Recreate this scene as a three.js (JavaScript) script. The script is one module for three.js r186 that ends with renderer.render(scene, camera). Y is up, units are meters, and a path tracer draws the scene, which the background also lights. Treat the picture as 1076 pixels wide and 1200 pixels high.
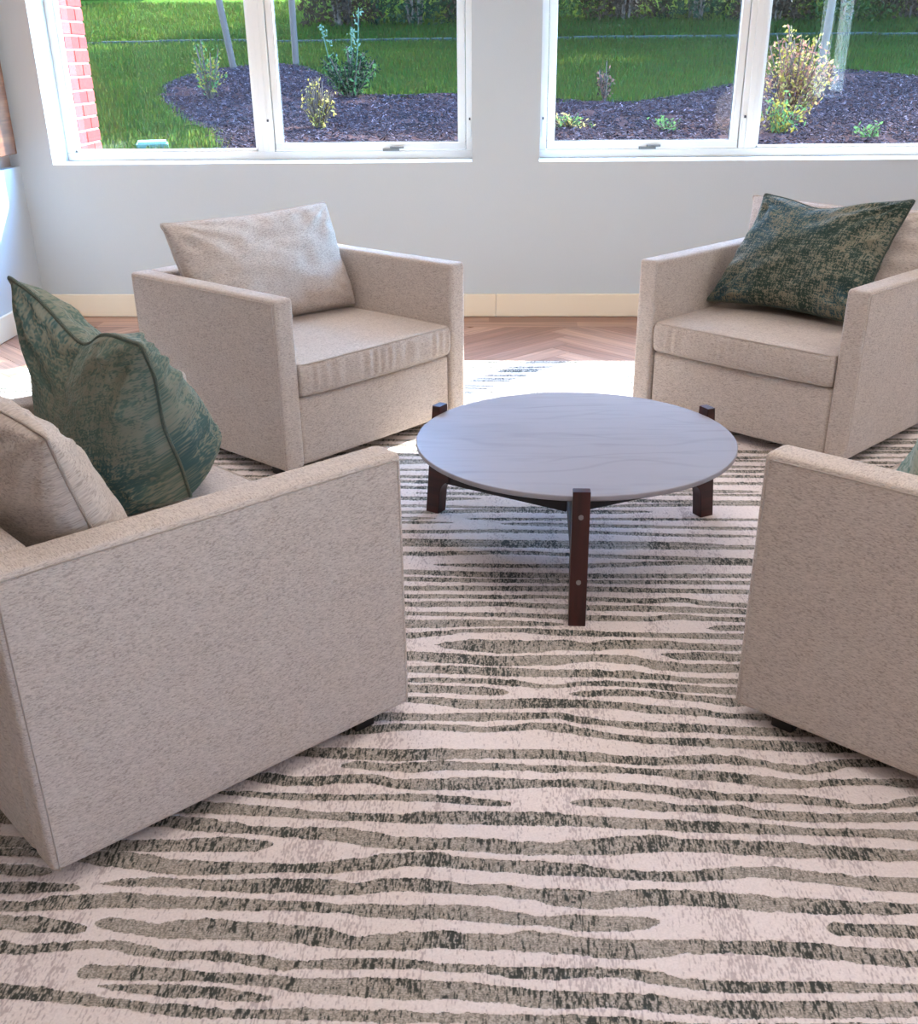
import * as THREE from 'three';
import { mergeGeometries } from 'three/addons/utils/BufferGeometryUtils.js';
import { RectAreaLightUniformsLib } from 'three/addons/lights/RectAreaLightUniformsLib.js';
import { Sky } from 'three/addons/objects/Sky.js';

// ---------------------------------------------------------------- camera, sky, sun, exposure
const scene = new THREE.Scene();
const renderer = new THREE.WebGLRenderer({ antialias: true });
renderer.toneMapping = THREE.LinearToneMapping;
renderer.toneMappingExposure = 1.1;
renderer.shadowMap.enabled = true;
RectAreaLightUniformsLib.init();

const FOCAL = 1248.24, CENTRE_Y = 690.55;                 // pixels, for a 1076 x 1200 frame whose lens axis sits low
const camera = new THREE.PerspectiveCamera(2 * Math.atan(CENTRE_Y / FOCAL) * 180 / Math.PI, 1076 / (2 * CENTRE_Y), 0.05, 400);
camera.setViewOffset(1076, 2 * CENTRE_Y, 0, 0, 1076, 1200);
camera.position.set(0, 1.3095, 0);
camera.rotation.set(-0.4672, 0.05, -0.0113, 'YXZ');

const SUN_DIR = new THREE.Vector3(0.535, 0.536, -0.653).normalize();
const sky = new Sky();
sky.name = 'sky';
sky.scale.setScalar(3000);
sky.material.uniforms.turbidity.value = 4;
sky.material.uniforms.rayleigh.value = 1.0;
sky.material.uniforms.mieCoefficient.value = 0.004;
sky.material.uniforms.mieDirectionalG.value = 0.7;
sky.material.uniforms.sunPosition.value.copy(SUN_DIR);
scene.add(sky);
scene.backgroundIntensity = 7;

const sun = new THREE.DirectionalLight(new THREE.Color(1.0, 0.95, 0.87), 24);
sun.name = 'sun';
sun.position.copy(SUN_DIR).multiplyScalar(40);
sun.castShadow = true;
sun.shadow.mapSize.set(4096, 4096);
Object.assign(sun.shadow.camera, { left: -24, right: 24, top: 24, bottom: -24, near: 1, far: 90 });
scene.add(sun, sun.target);

// the room's own light: soft white panels in the ceiling, over the seating and behind the camera
const PANEL_COLOR = new THREE.Color(1.0, 0.90, 0.84), PANEL_POWER = 4.2;
const PANELS = [[-1.6, -4.0], [2.4, -4.0], [0.2, -1.7], [2.6, -1.7], [0.2, 1.3], [2.6, 1.3]];

// ---------------------------------------------------------------- helpers
let seed = 20240607;
const rnd = () => { seed = (seed + 0x6D2B79F5) | 0; let t = Math.imul(seed ^ (seed >>> 15), 1 | seed); t = (t + Math.imul(t ^ (t >>> 7), 61 | t)) ^ t; return ((t ^ (t >>> 14)) >>> 0) / 4294967296; };
const rr = (a, b) => a + (b - a) * rnd();
const clamp = (x, a = 0, b = 1) => Math.min(b, Math.max(a, x));
const lerp = (a, b, t) => a + (b - a) * t;
const sstep = (a, b, x) => { const t = clamp((x - a) / (b - a)); return t * t * (3 - 2 * t); };
const hash = (x, y, s) => { let h = Math.imul(x, 374761393) + Math.imul(y, 668265263) + Math.imul(s, 2147483647 ^ 0x5bd1e995); h = Math.imul(h ^ (h >>> 13), 1274126177); return ((h ^ (h >>> 16)) >>> 0) / 4294967296; };
function vnoise(x, y, s = 1, px = 0, py = 0) {            // value noise, tiling when periods are given
  const ix = Math.floor(x), iy = Math.floor(y), fx = x - ix, fy = y - iy, u = fx * fx * (3 - 2 * fx), v = fy * fy * (3 - 2 * fy);
  const wx = (i) => (px ? ((i % px) + px) % px : i), wy = (i) => (py ? ((i % py) + py) % py : i);
  return lerp(lerp(hash(wx(ix), wy(iy), s), hash(wx(ix + 1), wy(iy), s), u), lerp(hash(wx(ix), wy(iy + 1), s), hash(wx(ix + 1), wy(iy + 1), s), u), v);
}
const srgb = (r, g, b) => new THREE.Color().setRGB(r / 255, g / 255, b / 255, THREE.SRGBColorSpace);

function dataTexture(w, h, fill, { color = true, repeat = null } = {}) {
  const data = new Uint8Array(w * h * 4), out = [0, 0, 0];
  for (let y = 0; y < h; y++) for (let x = 0; x < w; x++) {
    fill(x, y, out); const k = (y * w + x) * 4;
    data[k] = clamp(out[0], 0, 255); data[k + 1] = clamp(out[1], 0, 255); data[k + 2] = clamp(out[2], 0, 255); data[k + 3] = 255;
  }
  const t = new THREE.DataTexture(data, w, h, THREE.RGBAFormat);
  t.magFilter = THREE.LinearFilter; t.minFilter = THREE.LinearMipmapLinearFilter; t.generateMipmaps = true; t.anisotropy = 8;
  if (color) t.colorSpace = THREE.SRGBColorSpace;
  if (repeat) { t.wrapS = t.wrapT = THREE.RepeatWrapping; t.repeat.set(...repeat); }
  t.needsUpdate = true;
  return t;
}

const used = new Map();
function numbered(name) { const n = used.get(name) ?? 0; used.set(name, n + 1); return n ? name + '_' + String(n).padStart(3, '0') : name; }
function tag(o, label, category, group, kind) { if (label) o.userData.label = label; if (category) o.userData.category = category; if (group) o.userData.group = group; if (kind) o.userData.kind = kind; return o; }
function thing(name, x = 0, y = 0, z = 0, turn = 0) { const g = new THREE.Group(); g.name = numbered(name); g.position.set(x, y, z); g.rotation.y = turn; scene.add(g); return g; }
function part(name, geo, mat, parent) { const m = new THREE.Mesh(geo, mat); m.name = name; parent.add(m); return m; }
function top(name, geo, mat) { const m = new THREE.Mesh(geo, mat); m.name = numbered(name); scene.add(m); return m; }
const merge = (list) => mergeGeometries(list.map((g) => { const n = g.index ? g.toNonIndexed() : g; for (const k of Object.keys(n.attributes)) if (!['position', 'normal', 'uv'].includes(k)) n.deleteAttribute(k); return n; }));

// normals averaged over vertices that share a place
function smooth(geo) {
  const p = geo.attributes.position, n = new Float32Array(p.count * 3), keys = new Array(p.count), sum = new Map(), idx = geo.index;
  for (let i = 0; i < p.count; i++) keys[i] = Math.round(p.getX(i) * 2e4) + ',' + Math.round(p.getY(i) * 2e4) + ',' + Math.round(p.getZ(i) * 2e4);
  const a = new THREE.Vector3(), b = new THREE.Vector3(), c = new THREE.Vector3();
  const nf = idx ? idx.count : p.count;
  for (let f = 0; f < nf; f += 3) {
    const i = idx ? [idx.getX(f), idx.getX(f + 1), idx.getX(f + 2)] : [f, f + 1, f + 2];
    a.fromBufferAttribute(p, i[0]); b.fromBufferAttribute(p, i[1]); c.fromBufferAttribute(p, i[2]);
    b.sub(a); c.sub(a); b.cross(c);
    for (const k of i) { const s = sum.get(keys[k]) ?? [0, 0, 0]; s[0] += b.x; s[1] += b.y; s[2] += b.z; sum.set(keys[k], s); }
  }
  for (let i = 0; i < p.count; i++) { const s = sum.get(keys[i]), l = Math.hypot(...s) || 1; n[i * 3] = s[0] / l; n[i * 3 + 1] = s[1] / l; n[i * 3 + 2] = s[2] / l; }
  geo.setAttribute('normal', new THREE.BufferAttribute(n, 3));
  return geo;
}

// a box with rounded edges, its faces gridded so that it can be puffed up; uv in metres, along the weave
function softBox(w, h, d, r, { n = 6, deform = null, at = [0, 0, 0] } = {}) {
  const half = [w / 2, h / 2, d / 2], ns = Array.isArray(n) ? n : [n, n, n], lines = half.map((s, ax) => {
    const k = Math.min(r, s), out = [-s, -s + 0.13 * k, -s + 0.45 * k, -s + k], inner = 2 * (s - k);
    for (let i = 1; i < ns[ax]; i++) out.push(-s + k + inner * i / ns[ax]);
    out.push(s - k, s - 0.45 * k, s - 0.13 * k, s);
    return [...new Set(out.map((v) => +v.toFixed(6)))].sort((x, y) => x - y);
  });
  const pos = [], uv = [], index = [];
  for (let ax = 0; ax < 3; ax++) for (const s of [-1, 1]) {
    const [i, j] = ax === 0 ? [2, 1] : ax === 1 ? [0, 2] : [0, 1], L = lines[i], M = lines[j], start = pos.length / 3;
    for (const vj of M) for (const vi of L) {
      const p = [0, 0, 0]; p[ax] = s * half[ax]; p[i] = vi; p[j] = vj;
      const q = p.map((v, k) => clamp(v, -half[k] + Math.min(r, half[k]), half[k] - Math.min(r, half[k]))), e = p.map((v, k) => v - q[k]), l = Math.hypot(...e) || 1;
      const o = q.map((v, k) => v + e[k] / l * Math.min(r, half[k]));
      if (deform) deform(o, half);
      pos.push(o[0] + at[0], o[1] + at[1], o[2] + at[2]); uv.push(vi + at[i] + ax * 0.31, vj + at[j] + s * 0.17);
    }
    const outward = (ax === 2 ? 1 : -1) * s > 0;
    for (let b = 0; b < M.length - 1; b++) for (let a = 0; a < L.length - 1; a++) {
      const k = start + b * L.length + a, m = k + L.length;
      if (outward) index.push(k, k + 1, m + 1, k, m + 1, m); else index.push(k, m + 1, k + 1, k, m, m + 1);
    }
  }
  const g = new THREE.BufferGeometry();
  g.setAttribute('position', new THREE.Float32BufferAttribute(pos, 3)); g.setAttribute('uv', new THREE.Float32BufferAttribute(uv, 2)); g.setIndex(index);
  return smooth(g);
}
// plain box with metric uv
function box(x0, x1, y0, y1, z0, z1) {
  const g = new THREE.BoxGeometry(x1 - x0, y1 - y0, z1 - z0); g.translate((x0 + x1) / 2, (y0 + y1) / 2, (z0 + z1) / 2);
  const p = g.attributes.position, n = g.attributes.normal, uv = g.attributes.uv;
  for (let i = 0; i < p.count; i++) { const ax = Math.abs(n.getX(i)) > 0.5 ? 0 : Math.abs(n.getY(i)) > 0.5 ? 1 : 2; uv.setXY(i, ax === 0 ? p.getZ(i) : p.getX(i), ax === 1 ? p.getZ(i) : p.getY(i)); }
  return g;
}
const bevelBox = (x0, x1, y0, y1, z0, z1, r = 0.004) => softBox(x1 - x0, y1 - y0, z1 - z0, r, { n: 1, at: [(x0 + x1) / 2, (y0 + y1) / 2, (z0 + z1) / 2] });
function tube(points, r, closed = false, seg = 0, rad = 6) { const c = new THREE.CatmullRomCurve3(points.map((p) => new THREE.Vector3(...p)), closed, 'catmullrom', 0.3); return new THREE.TubeGeometry(c, seg || points.length * 4, r, rad, closed); }

// ---------------------------------------------------------------- materials
const std = (o) => new THREE.MeshStandardMaterial(o);
const M = {};
{ // upholstery: short chenille streaks running with the weave
  const S = 1024, P = 0.3;
  const h = new Float32Array(S * S);
  for (let y = 0; y < S; y++) for (let x = 0; x < S; x++) {
    const u = x / S, v = y / S;
    const streak = vnoise(u * 60, v * 190, 3, 60, 190), fine = vnoise(u * 150, v * 380, 5, 150, 380), big = vnoise(u * 9, v * 14, 8, 9, 14), mid = vnoise(u * 34, v * 60, 9, 34, 60);
    h[y * S + x] = streak * 0.5 + fine * 0.3 + mid * 0.14 + big * 0.06;
  }
  const map = dataTexture(S, S, (x, y, o) => { const k = clamp((h[y * S + x] - 0.5) * 2.3 + 0.5), d = k < 0.2 ? (0.2 - k) : 0; o[0] = lerp(180, 205, k) - d * 70; o[1] = lerp(168, 193, k) - d * 68; o[2] = lerp(159, 184, k) - d * 65; }, { repeat: [1 / P, 1 / P] });
  const bump = dataTexture(S, S, (x, y, o) => { o[0] = o[1] = o[2] = h[y * S + x] * 255; }, { color: false, repeat: [1 / P, 1 / P] });
  M.fabric = new THREE.MeshPhysicalMaterial({ map, bumpMap: bump, bumpScale: 0.0008, roughness: 0.95, sheen: 0.25, sheenRoughness: 0.6, sheenColor: srgb(235, 228, 220) });
}
function velvet(s, tan, deep, teal, amount) { // crushed velvet: pile worn in short crossing strokes
  const S = 1024, P = 0.62;
  const f = (x, y) => {
    const u = x / S, v = y / S;
    const cloud = vnoise(u * 4, v * 4, s + 1, 4, 4) * 0.6 + vnoise(u * 9, v * 9, s + 2, 9, 9) * 0.4;
    const across = vnoise(u * 28, v * 150, s + 3, 28, 150), down = vnoise(u * 150, v * 28, s + 4, 150, 28), fine = vnoise(u * 230, v * 230, s + 5, 230, 230);
    return { k: clamp((cloud - 0.5) * 1.0 + 0.5 + (across - 0.5) * 0.6 + (down - 0.5) * 0.6 + (fine - 0.5) * 0.9 + amount), t: sstep(0.45, 0.75, vnoise(u * 3, v * 3, s + 7, 3, 3)) };
  };
  const map = dataTexture(S, S, (x, y, o) => { const { k, t } = f(x, y), w = sstep(0.15, 0.9, k); for (let c = 0; c < 3; c++) o[c] = lerp(tan[c], lerp(deep[c], teal[c], t), w); }, { repeat: [1 / P, 1 / P] });
  const bump = dataTexture(512, 512, (x, y, o) => { o[0] = o[1] = o[2] = 255 * (1 - f(x * 2, y * 2).k) * 0.8 + 40; }, { color: false, repeat: [1 / P, 1 / P] });
  return new THREE.MeshPhysicalMaterial({ map, bumpMap: bump, bumpScale: 0.002, roughness: 0.8, sheen: 0.9, sheenRoughness: 0.4, sheenColor: srgb(150, 178, 170) });
}
M.velvetTeal = velvet(11, [132, 128, 110], [34, 58, 52], [40, 76, 86], 0.06);
M.velvetSage = velvet(37, [132, 136, 122], [86, 110, 100], [60, 94, 96], -0.08);
M.velvetPale = velvet(53, [150, 156, 142], [96, 120, 106], [96, 122, 116], -0.1);
M.pipingGreen = std({ color: srgb(96, 108, 98), roughness: 0.85 });
M.feet = std({ color: srgb(22, 20, 20), roughness: 0.5 });
{ // wall paint with a faint roller texture
  const t = dataTexture(512, 512, (x, y, o) => { o[0] = o[1] = o[2] = 120 + 70 * vnoise(x / 4, y / 4, 71, 128, 128) + 50 * vnoise(x / 2, y / 2, 72, 256, 256); }, { color: false, repeat: [2, 2] });
  M.wall = std({ color: srgb(196, 205, 210), roughness: 0.9, bumpMap: t, bumpScale: 0.0006 });
  M.wallWarm = std({ color: srgb(190, 172, 162), roughness: 0.9, bumpMap: t, bumpScale: 0.0006 });
  M.ceiling = std({ color: srgb(236, 234, 230), roughness: 0.95 });
}
M.trim = std({ color: srgb(238, 226, 203), roughness: 0.5 });
M.frame = std({ color: srgb(236, 236, 232), roughness: 0.4 });
M.gasket = std({ color: srgb(70, 72, 74), roughness: 0.7 });
M.hardware = std({ color: srgb(120, 122, 122), roughness: 0.4, metalness: 0.6 });
M.glass = new THREE.MeshPhysicalMaterial({ color: new THREE.Color(0.84, 0.87, 0.84), roughness: 0.0, transmission: 1, thickness: 0, ior: 1.6 });
M.steel = std({ color: srgb(150, 150, 150), roughness: 0.35, metalness: 0.9 });
function woodTexture(s, base, dark, gx, gy) {
  return dataTexture(512, 512, (x, y, o) => { const u = x / 512, v = y / 512, g = vnoise(u * gx, v * gy, s, gx, gy) * 0.5 + vnoise(u * gx * 3, v * gy * 3, s + 1, gx * 3, gy * 3) * 0.3 + vnoise(u * 4, v * gy * 8, s + 2, 4, gy * 8) * 0.2; for (let c = 0; c < 3; c++) o[c] = lerp(dark[c], base[c], sstep(0.2, 0.8, g)); }, { repeat: [1, 1] });
}
M.mahogany = std({ map: woodTexture(81, [66, 23, 20], [38, 12, 12], 6, 40), roughness: 0.38 });
M.beam = std({ color: srgb(24, 22, 30), roughness: 0.45 });
M.oak = std({ map: woodTexture(91, [142, 92, 64], [108, 66, 44], 5, 36), roughness: 0.5 });
M.planks = [[186, 142, 120], [174, 130, 110], [196, 152, 130], [166, 120, 100]].map((b, i) => std({ map: woodTexture(101 + i * 5, b, b.map((v) => v * 0.8), 4, 44), roughness: 0.42 }));
M.floor = std({ map: woodTexture(131, [180, 136, 114], [146, 106, 88], 4, 30), roughness: 0.5 });
{ // pale marble, soft grey veins running across the top
  const S = 1024;
  const map = dataTexture(S, S, (x, y, o) => {
    const u = x / S, v = y / S, warp = (vnoise(u * 3, v * 4, 141) - 0.5) * 0.22 + (vnoise(u * 9, v * 12, 142) - 0.5) * 0.05, w = v + warp + u * 0.06;
    let vein = 0;
    for (const [c, t, a] of [[0.2, 0.006, 0.8], [0.33, 0.01, 0.35], [0.46, 0.008, 0.5], [0.58, 0.014, 0.4], [0.71, 0.006, 0.55], [0.84, 0.012, 0.45]]) { const d = (w - c + (vnoise(u * 6, c * 50, 145) - 0.5) * 0.05) / t; vein += a * Math.exp(-d * d) * sstep(0.2, 0.6, vnoise(u * 4, c * 31, 146)); }
    const wisp = vnoise(u * 5, v * 42, 147) * 0.5 + vnoise(u * 12, v * 90, 148) * 0.5, cloud = vnoise(u * 4, v * 7, 149), k = clamp(vein * 0.45 + sstep(0.5, 0.9, wisp) * 0.16 + sstep(0.45, 0.9, cloud) * 0.12);
    o[0] = lerp(160, 114, k); o[1] = lerp(158, 113, k); o[2] = lerp(166, 122, k);
  });
  M.marble = new THREE.MeshPhysicalMaterial({ map, roughness: 0.42, specularIntensity: 0.65 });
  M.marbleEdge = std({ color: srgb(176, 172, 174), roughness: 0.4 });
}

// ---------------------------------------------------------------- the room
const WALL_Z = -5.96, OUT_Z = -6.34, LEFT_X = -2.61, RIGHT_X = 3.7, BACK_Z = 2.7, CEIL = 2.75, SILL = 0.796, HEAD = 2.2;
const WINDOWS = [[-2.43, -0.204], [0.145, 2.371]];
const SIDE = [0.9, 2.2];                                  // a window in the right wall, beside the viewer
const structure = (o) => tag(o, null, null, null, 'structure');
{
  const g = [box(-3.2, 4.1, -0.2, SILL, OUT_Z, WALL_Z), box(-3.2, 4.1, HEAD, 3.1, OUT_Z, WALL_Z)];
  for (const [a, b] of [[-3.2, WINDOWS[0][0]], [WINDOWS[0][1], WINDOWS[1][0]], [WINDOWS[1][1], 4.1]]) g.push(box(a, b, SILL, HEAD, OUT_Z, WALL_Z));
  tag(structure(top('wall_back', merge(g), M.wall)), 'white painted wall with the two windows', 'wall');
  // left wall: a white lower half with a ledge level with the window sills, the upper half set back
  const left = thing('wall_left');
  tag(structure(left), 'left wall with a white ledge at sill height', 'wall');
  part('lower_wall', box(-3.2, LEFT_X, -0.2, 0.79, WALL_Z, BACK_Z), M.wall, left);
  part('upper_wall', box(-3.2, LEFT_X - 0.05, 0.79, 3.1, WALL_Z, BACK_Z), M.wallWarm, left);
  tag(structure(top('wall_right', merge([box(RIGHT_X, 4.1, -0.2, SILL, WALL_Z, BACK_Z), box(RIGHT_X, 4.1, HEAD, 3.1, WALL_Z, BACK_Z), box(RIGHT_X, 4.1, SILL, HEAD, WALL_Z, SIDE[0]), box(RIGHT_X, 4.1, SILL, HEAD, SIDE[1], BACK_Z)]), M.wall)), 'white wall on the right of the room with a wide window', 'wall');
  tag(structure(top('wall_front', box(-3.2, 4.1, -0.2, 3.1, BACK_Z, BACK_Z + 0.3), M.wallWarm)), 'plain wall behind the viewer', 'wall');
  tag(structure(top('ceiling', box(LEFT_X - 0.05, RIGHT_X, CEIL, 3.1, WALL_Z, BACK_Z), M.ceiling)), 'flat white ceiling', 'ceiling');
  // baseboards with a rounded upper edge, in two lengths with a butt joint
  const bb = thing('baseboard_back');
  tag(structure(bb), 'cream painted baseboard under the windows', 'baseboard');
  for (const [a, b] of [[LEFT_X, -0.0765], [-0.0755, RIGHT_X]]) part('baseboard_length', softBox(b - a, 0.1225, 0.02, 0.006, { n: 2, at: [(a + b) / 2, 0.0613, WALL_Z + 0.01] }), M.trim, bb);
  tag(structure(top('baseboard_left', softBox(0.02, 0.1225, BACK_Z - WALL_Z - 0.02, 0.006, { n: 2, at: [LEFT_X + 0.01, 0.0613, (BACK_Z + WALL_Z) / 2 + 0.01] }), M.trim)), 'cream painted baseboard along the left wall', 'baseboard');
  tag(structure(top('baseboard_right', softBox(0.02, 0.1225, BACK_Z - WALL_Z - 0.02, 0.006, { n: 2, at: [RIGHT_X - 0.01, 0.0613, (BACK_Z + WALL_Z) / 2 + 0.01] }), M.trim)), 'cream painted baseboard along the right wall', 'baseboard');
}
{ // floor: slab, a border of boards along the window wall and herringbone up to the rug
  const floor = thing('floor');
  tag(structure(floor), 'pinkish brown herringbone wood floor', 'floor');
  part('subfloor', box(LEFT_X, RIGHT_X, -0.2, -0.006, WALL_Z, BACK_Z), M.floor, floor);
  const plankGeo = (poly) => {                            // one board, cut to the area it fills, with a fine joint around it
    const s = new THREE.Shape(poly.map(([x, z]) => new THREE.Vector2(x, -z)));
    const g = new THREE.ExtrudeGeometry(s, { depth: 0.005, bevelEnabled: false }); g.rotateX(-Math.PI / 2); g.translate(0, -0.006, 0); return g;
  };
  const gridUv = (g, ang) => { const p = g.attributes.position, uv = g.attributes.uv, c = Math.cos(ang), s = Math.sin(ang), o = rnd() * 7; for (let i = 0; i < p.count; i++) uv.setXY(i, (p.getX(i) * c + p.getZ(i) * s) * 0.8 + o, (-p.getX(i) * s + p.getZ(i) * c) * 2 + o * 3); return g; };
  const cut = (poly, f) => { const out = []; for (let i = 0; i < poly.length; i++) { const a = poly[i], b = poly[(i + 1) % poly.length], fa = f(a), fb = f(b); if (fa >= 0) out.push(a); if ((fa >= 0) !== (fb >= 0)) { const t = fa / (fa - fb); out.push([lerp(a[0], b[0], t), lerp(a[1], b[1], t)]); } } return out; };
  const area = (poly) => Math.abs(poly.reduce((s, a, i) => { const b = poly[(i + 1) % poly.length]; return s + a[0] * b[1] - b[0] * a[1]; }, 0)) / 2;
  const border = -5.7, zNear = -4.3, xl = LEFT_X + 0.02, xr = 2.9;
  for (let row = 0; row < 2; row++) {
    const z0 = WALL_Z + 0.02 + row * 0.12, z1 = z0 + 0.1188;
    for (let x = xl - rr(0, 1); x < xr; x += 1.3) { const a = Math.max(x, xl), b = Math.min(x + 1.2988, xr); if (b - a > 0.05) part('plank', gridUv(plankGeo([[a, z0], [b, z0], [b, z1], [a, z1]]), 0), M.planks[Math.floor(rnd() * 4)], floor); }
  }
  const L = 0.72, W = 0.12, gap = 0.0007;
  for (let i = -70; i < 70; i++) for (let j = -6; j < 7; j++) for (const turn of [0, 1]) {
    // herringbone in a frame turned by 45 degrees
    const u0 = i * W + j * 2 * L + (turn ? L : 0), v0 = i * W + (turn ? W - L : 0);
    const rect = turn ? [[u0, v0], [u0 + W, v0], [u0 + W, v0 + L], [u0, v0 + L]] : [[u0, v0], [u0 + L, v0], [u0 + L, v0 + W], [u0, v0 + W]];
    const in2 = [[1, 1], [-1, 1], [-1, -1], [1, -1]].map(([sx, sz], k) => [rect[k][0] + sx * gap, rect[k][1] + sz * gap]);
    const c = Math.SQRT1_2;
    let poly = in2.map(([u, v]) => [(u - v) * c * 1 + 0.3, (u + v) * c - 5.0]);
    if (poly.every((p) => p[0] < xl) || poly.every((p) => p[0] > xr) || poly.every((p) => p[1] < border) || poly.every((p) => p[1] > zNear)) continue;
    poly = cut(poly, (p) => p[0] - xl); if (poly.length) poly = cut(poly, (p) => xr - p[0]); if (poly.length) poly = cut(poly, (p) => p[1] - border - 0.0006); if (poly.length) poly = cut(poly, (p) => zNear - p[1]);
    if (poly.length < 3 || area(poly) < 0.002) continue;
    part('plank', gridUv(plankGeo(poly), turn ? -Math.PI / 4 : Math.PI / 4), M.planks[Math.floor(rnd() * 4)], floor);
  }
}
{ // windows: one fixed light and one casement each
  const Z = -6.19;
  WINDOWS.forEach(([a, b], i) => {
    const w = thing('window_' + (i + 1), (a + b) / 2, SILL, Z);
    tag(structure(w), i ? 'white framed window on the right with its casement beside the pier' : 'white framed window on the left beside the brick pier', 'window');
    const at = (g) => g.translate(-(a + b) / 2, -SILL, -Z);
    const y0 = SILL, y1 = HEAD, f = 0.04, z0 = -6.27, z1 = -6.185;
    part('window_frame', at(merge([bevelBox(a, b, y0, y0 + f, z0, z1), bevelBox(a, b, y1 - f, y1, z0, z1), bevelBox(a, a + f, y0 + f, y1 - f, z0, z1), bevelBox(b - f, b, y0 + f, y1 - f, z0, z1)])), M.frame, w);
    const m0 = i ? 1.205 : -1.375, m1 = m0 + 0.092;      // mullion
    part('mullion', at(merge([bevelBox(m0, m1, y0 + f, y1 - f, z0, z1), bevelBox(m0 + 0.03, m1 - 0.03, y0 + f, y1 - f, z1, z1 + 0.006, 0.002)])), M.frame, w);
    const fixed = i ? [m1, b - f] : [a + f, m0], sash = i ? [a + f, m0] : [m1, b - f];
    // fixed light with slim glazing beads
    const bead = 0.013;
    const fx = part('glazing_bead', at(merge([bevelBox(fixed[0], fixed[1], y0 + f, y0 + f + bead, -6.25, -6.2, 0.002), bevelBox(fixed[0], fixed[1], y1 - f - bead, y1 - f, -6.25, -6.2, 0.002), bevelBox(fixed[0], fixed[0] + bead, y0 + f, y1 - f, -6.25, -6.2, 0.002), bevelBox(fixed[1] - bead, fixed[1], y0 + f, y1 - f, -6.25, -6.2, 0.002)])), M.frame, w);
    part('pane', at(new THREE.PlaneGeometry(fixed[1] - fixed[0] - 2 * bead, y1 - y0 - 2 * f - 2 * bead).translate((fixed[0] + fixed[1]) / 2, (y0 + y1) / 2, -6.23)), M.glass, fx);
    // casement
    const s = 0.04, [p, q] = [sash[0] + 0.004, sash[1] - 0.004];
    const sh = part('casement', at(merge([bevelBox(p, q, y0 + f + 0.004, y0 + f + s, -6.255, -6.195), bevelBox(p, q, y1 - f - s, y1 - f - 0.004, -6.255, -6.195), bevelBox(p, p + s, y0 + f + s, y1 - f - s, -6.255, -6.195), bevelBox(q - s, q, y0 + f + s, y1 - f - s, -6.255, -6.195)])), M.frame, w);
    part('pane', at(new THREE.PlaneGeometry(q - p - 2 * s, y1 - y0 - 2 * f - 2 * s).translate((p + q) / 2, (y0 + y1) / 2, -6.23)), M.glass, sh);
    part('gasket', at(merge([box(p + s, q - s, y0 + f + s - 0.001, y0 + f + s + 0.004, -6.236, -6.224), box(p + s - 0.001, p + s + 0.003, y0 + f + s, y1 - f - s, -6.236, -6.224), box(q - s - 0.003, q - s + 0.001, y0 + f + s, y1 - f - s, -6.236, -6.224)])), M.gasket, sh);
    const mid = i ? 0.72 : -0.655;
    part('crank', at(merge([bevelBox(mid - 0.04, mid + 0.05, y0 + f - 0.002, y0 + f + 0.012, -6.2, -6.178, 0.003), bevelBox(mid + 0.0, mid + 0.075, y0 + f + 0.012, y0 + f + 0.022, -6.196, -6.176, 0.003)])), M.hardware, w);
    for (const x of i ? [a + 0.02, m0 + 0.02] : [m1 - 0.025, b - 0.02]) {
      const l = part('latch', at(bevelBox(x - 0.008, x + 0.008, 0.9, 0.985, z1 - 0.002, z1 + 0.01, 0.004)), M.frame, w);
      part('latch_pin', at(bevelBox(x - 0.004, x + 0.004, 0.985, 0.997, z1 - 0.002, z1 + 0.016, 0.002)), M.gasket, l);
    }
  });
}
{ // the side window, out of the picture, which lights the near armchairs from the right
  const w = thing('window_3', RIGHT_X + 0.23, SILL, (SIDE[0] + SIDE[1]) / 2); tag(structure(w), 'wide white framed window in the right wall beside the viewer', 'window');
  const half = (SIDE[1] - SIDE[0]) / 2, h = HEAD - SILL, f = 0.05;
  part('window_frame', merge([bevelBox(-0.04, 0.04, 0, f, -half, half), bevelBox(-0.04, 0.04, h - f, h, -half, half), bevelBox(-0.04, 0.04, f, h - f, -half, -half + f), bevelBox(-0.04, 0.04, f, h - f, half - f, half), bevelBox(-0.04, 0.04, f, h - f, -0.045, 0.045)]), M.frame, w);
  for (const s of [-1, 1]) part('pane', new THREE.PlaneGeometry(half - f - 0.045, h - 2 * f).rotateY(-Math.PI / 2).translate(0, h / 2, s * (half - f + 0.045) / 2), M.glass, w);
}
{ // ceiling panels
  PANELS.forEach(([x, z], i) => {
    const p = thing('ceiling_light', x, CEIL, z);
    tag(p, 'flat white ceiling panel light, ' + ['nearest the left window', 'nearest the right window', 'above the middle of the rug', 'above the right foreground armchair', 'behind the viewer on the left', 'behind the viewer on the right'][i], 'ceiling light', 'ceiling panel lights');
    part('trim_ring', merge([box(-0.63, 0.63, -0.02, 0, -0.63, -0.6), box(-0.63, 0.63, -0.02, 0, 0.6, 0.63), box(-0.63, -0.6, -0.02, 0, -0.6, 0.6), box(0.6, 0.63, -0.02, 0, -0.6, 0.6)]), M.frame, p);
    part('diffuser', box(-0.6, 0.6, -0.012, 0, -0.6, 0.6), std({ color: 0xffffff, emissive: PANEL_COLOR, emissiveIntensity: 0.9, roughness: 0.8 }), p);
    const l = new THREE.RectAreaLight(PANEL_COLOR, PANEL_POWER, 1.15, 1.15);
    l.name = 'panel_light'; l.position.set(0, -0.022, 0); l.rotation.x = -Math.PI / 2; p.add(l);
  });
}
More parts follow.
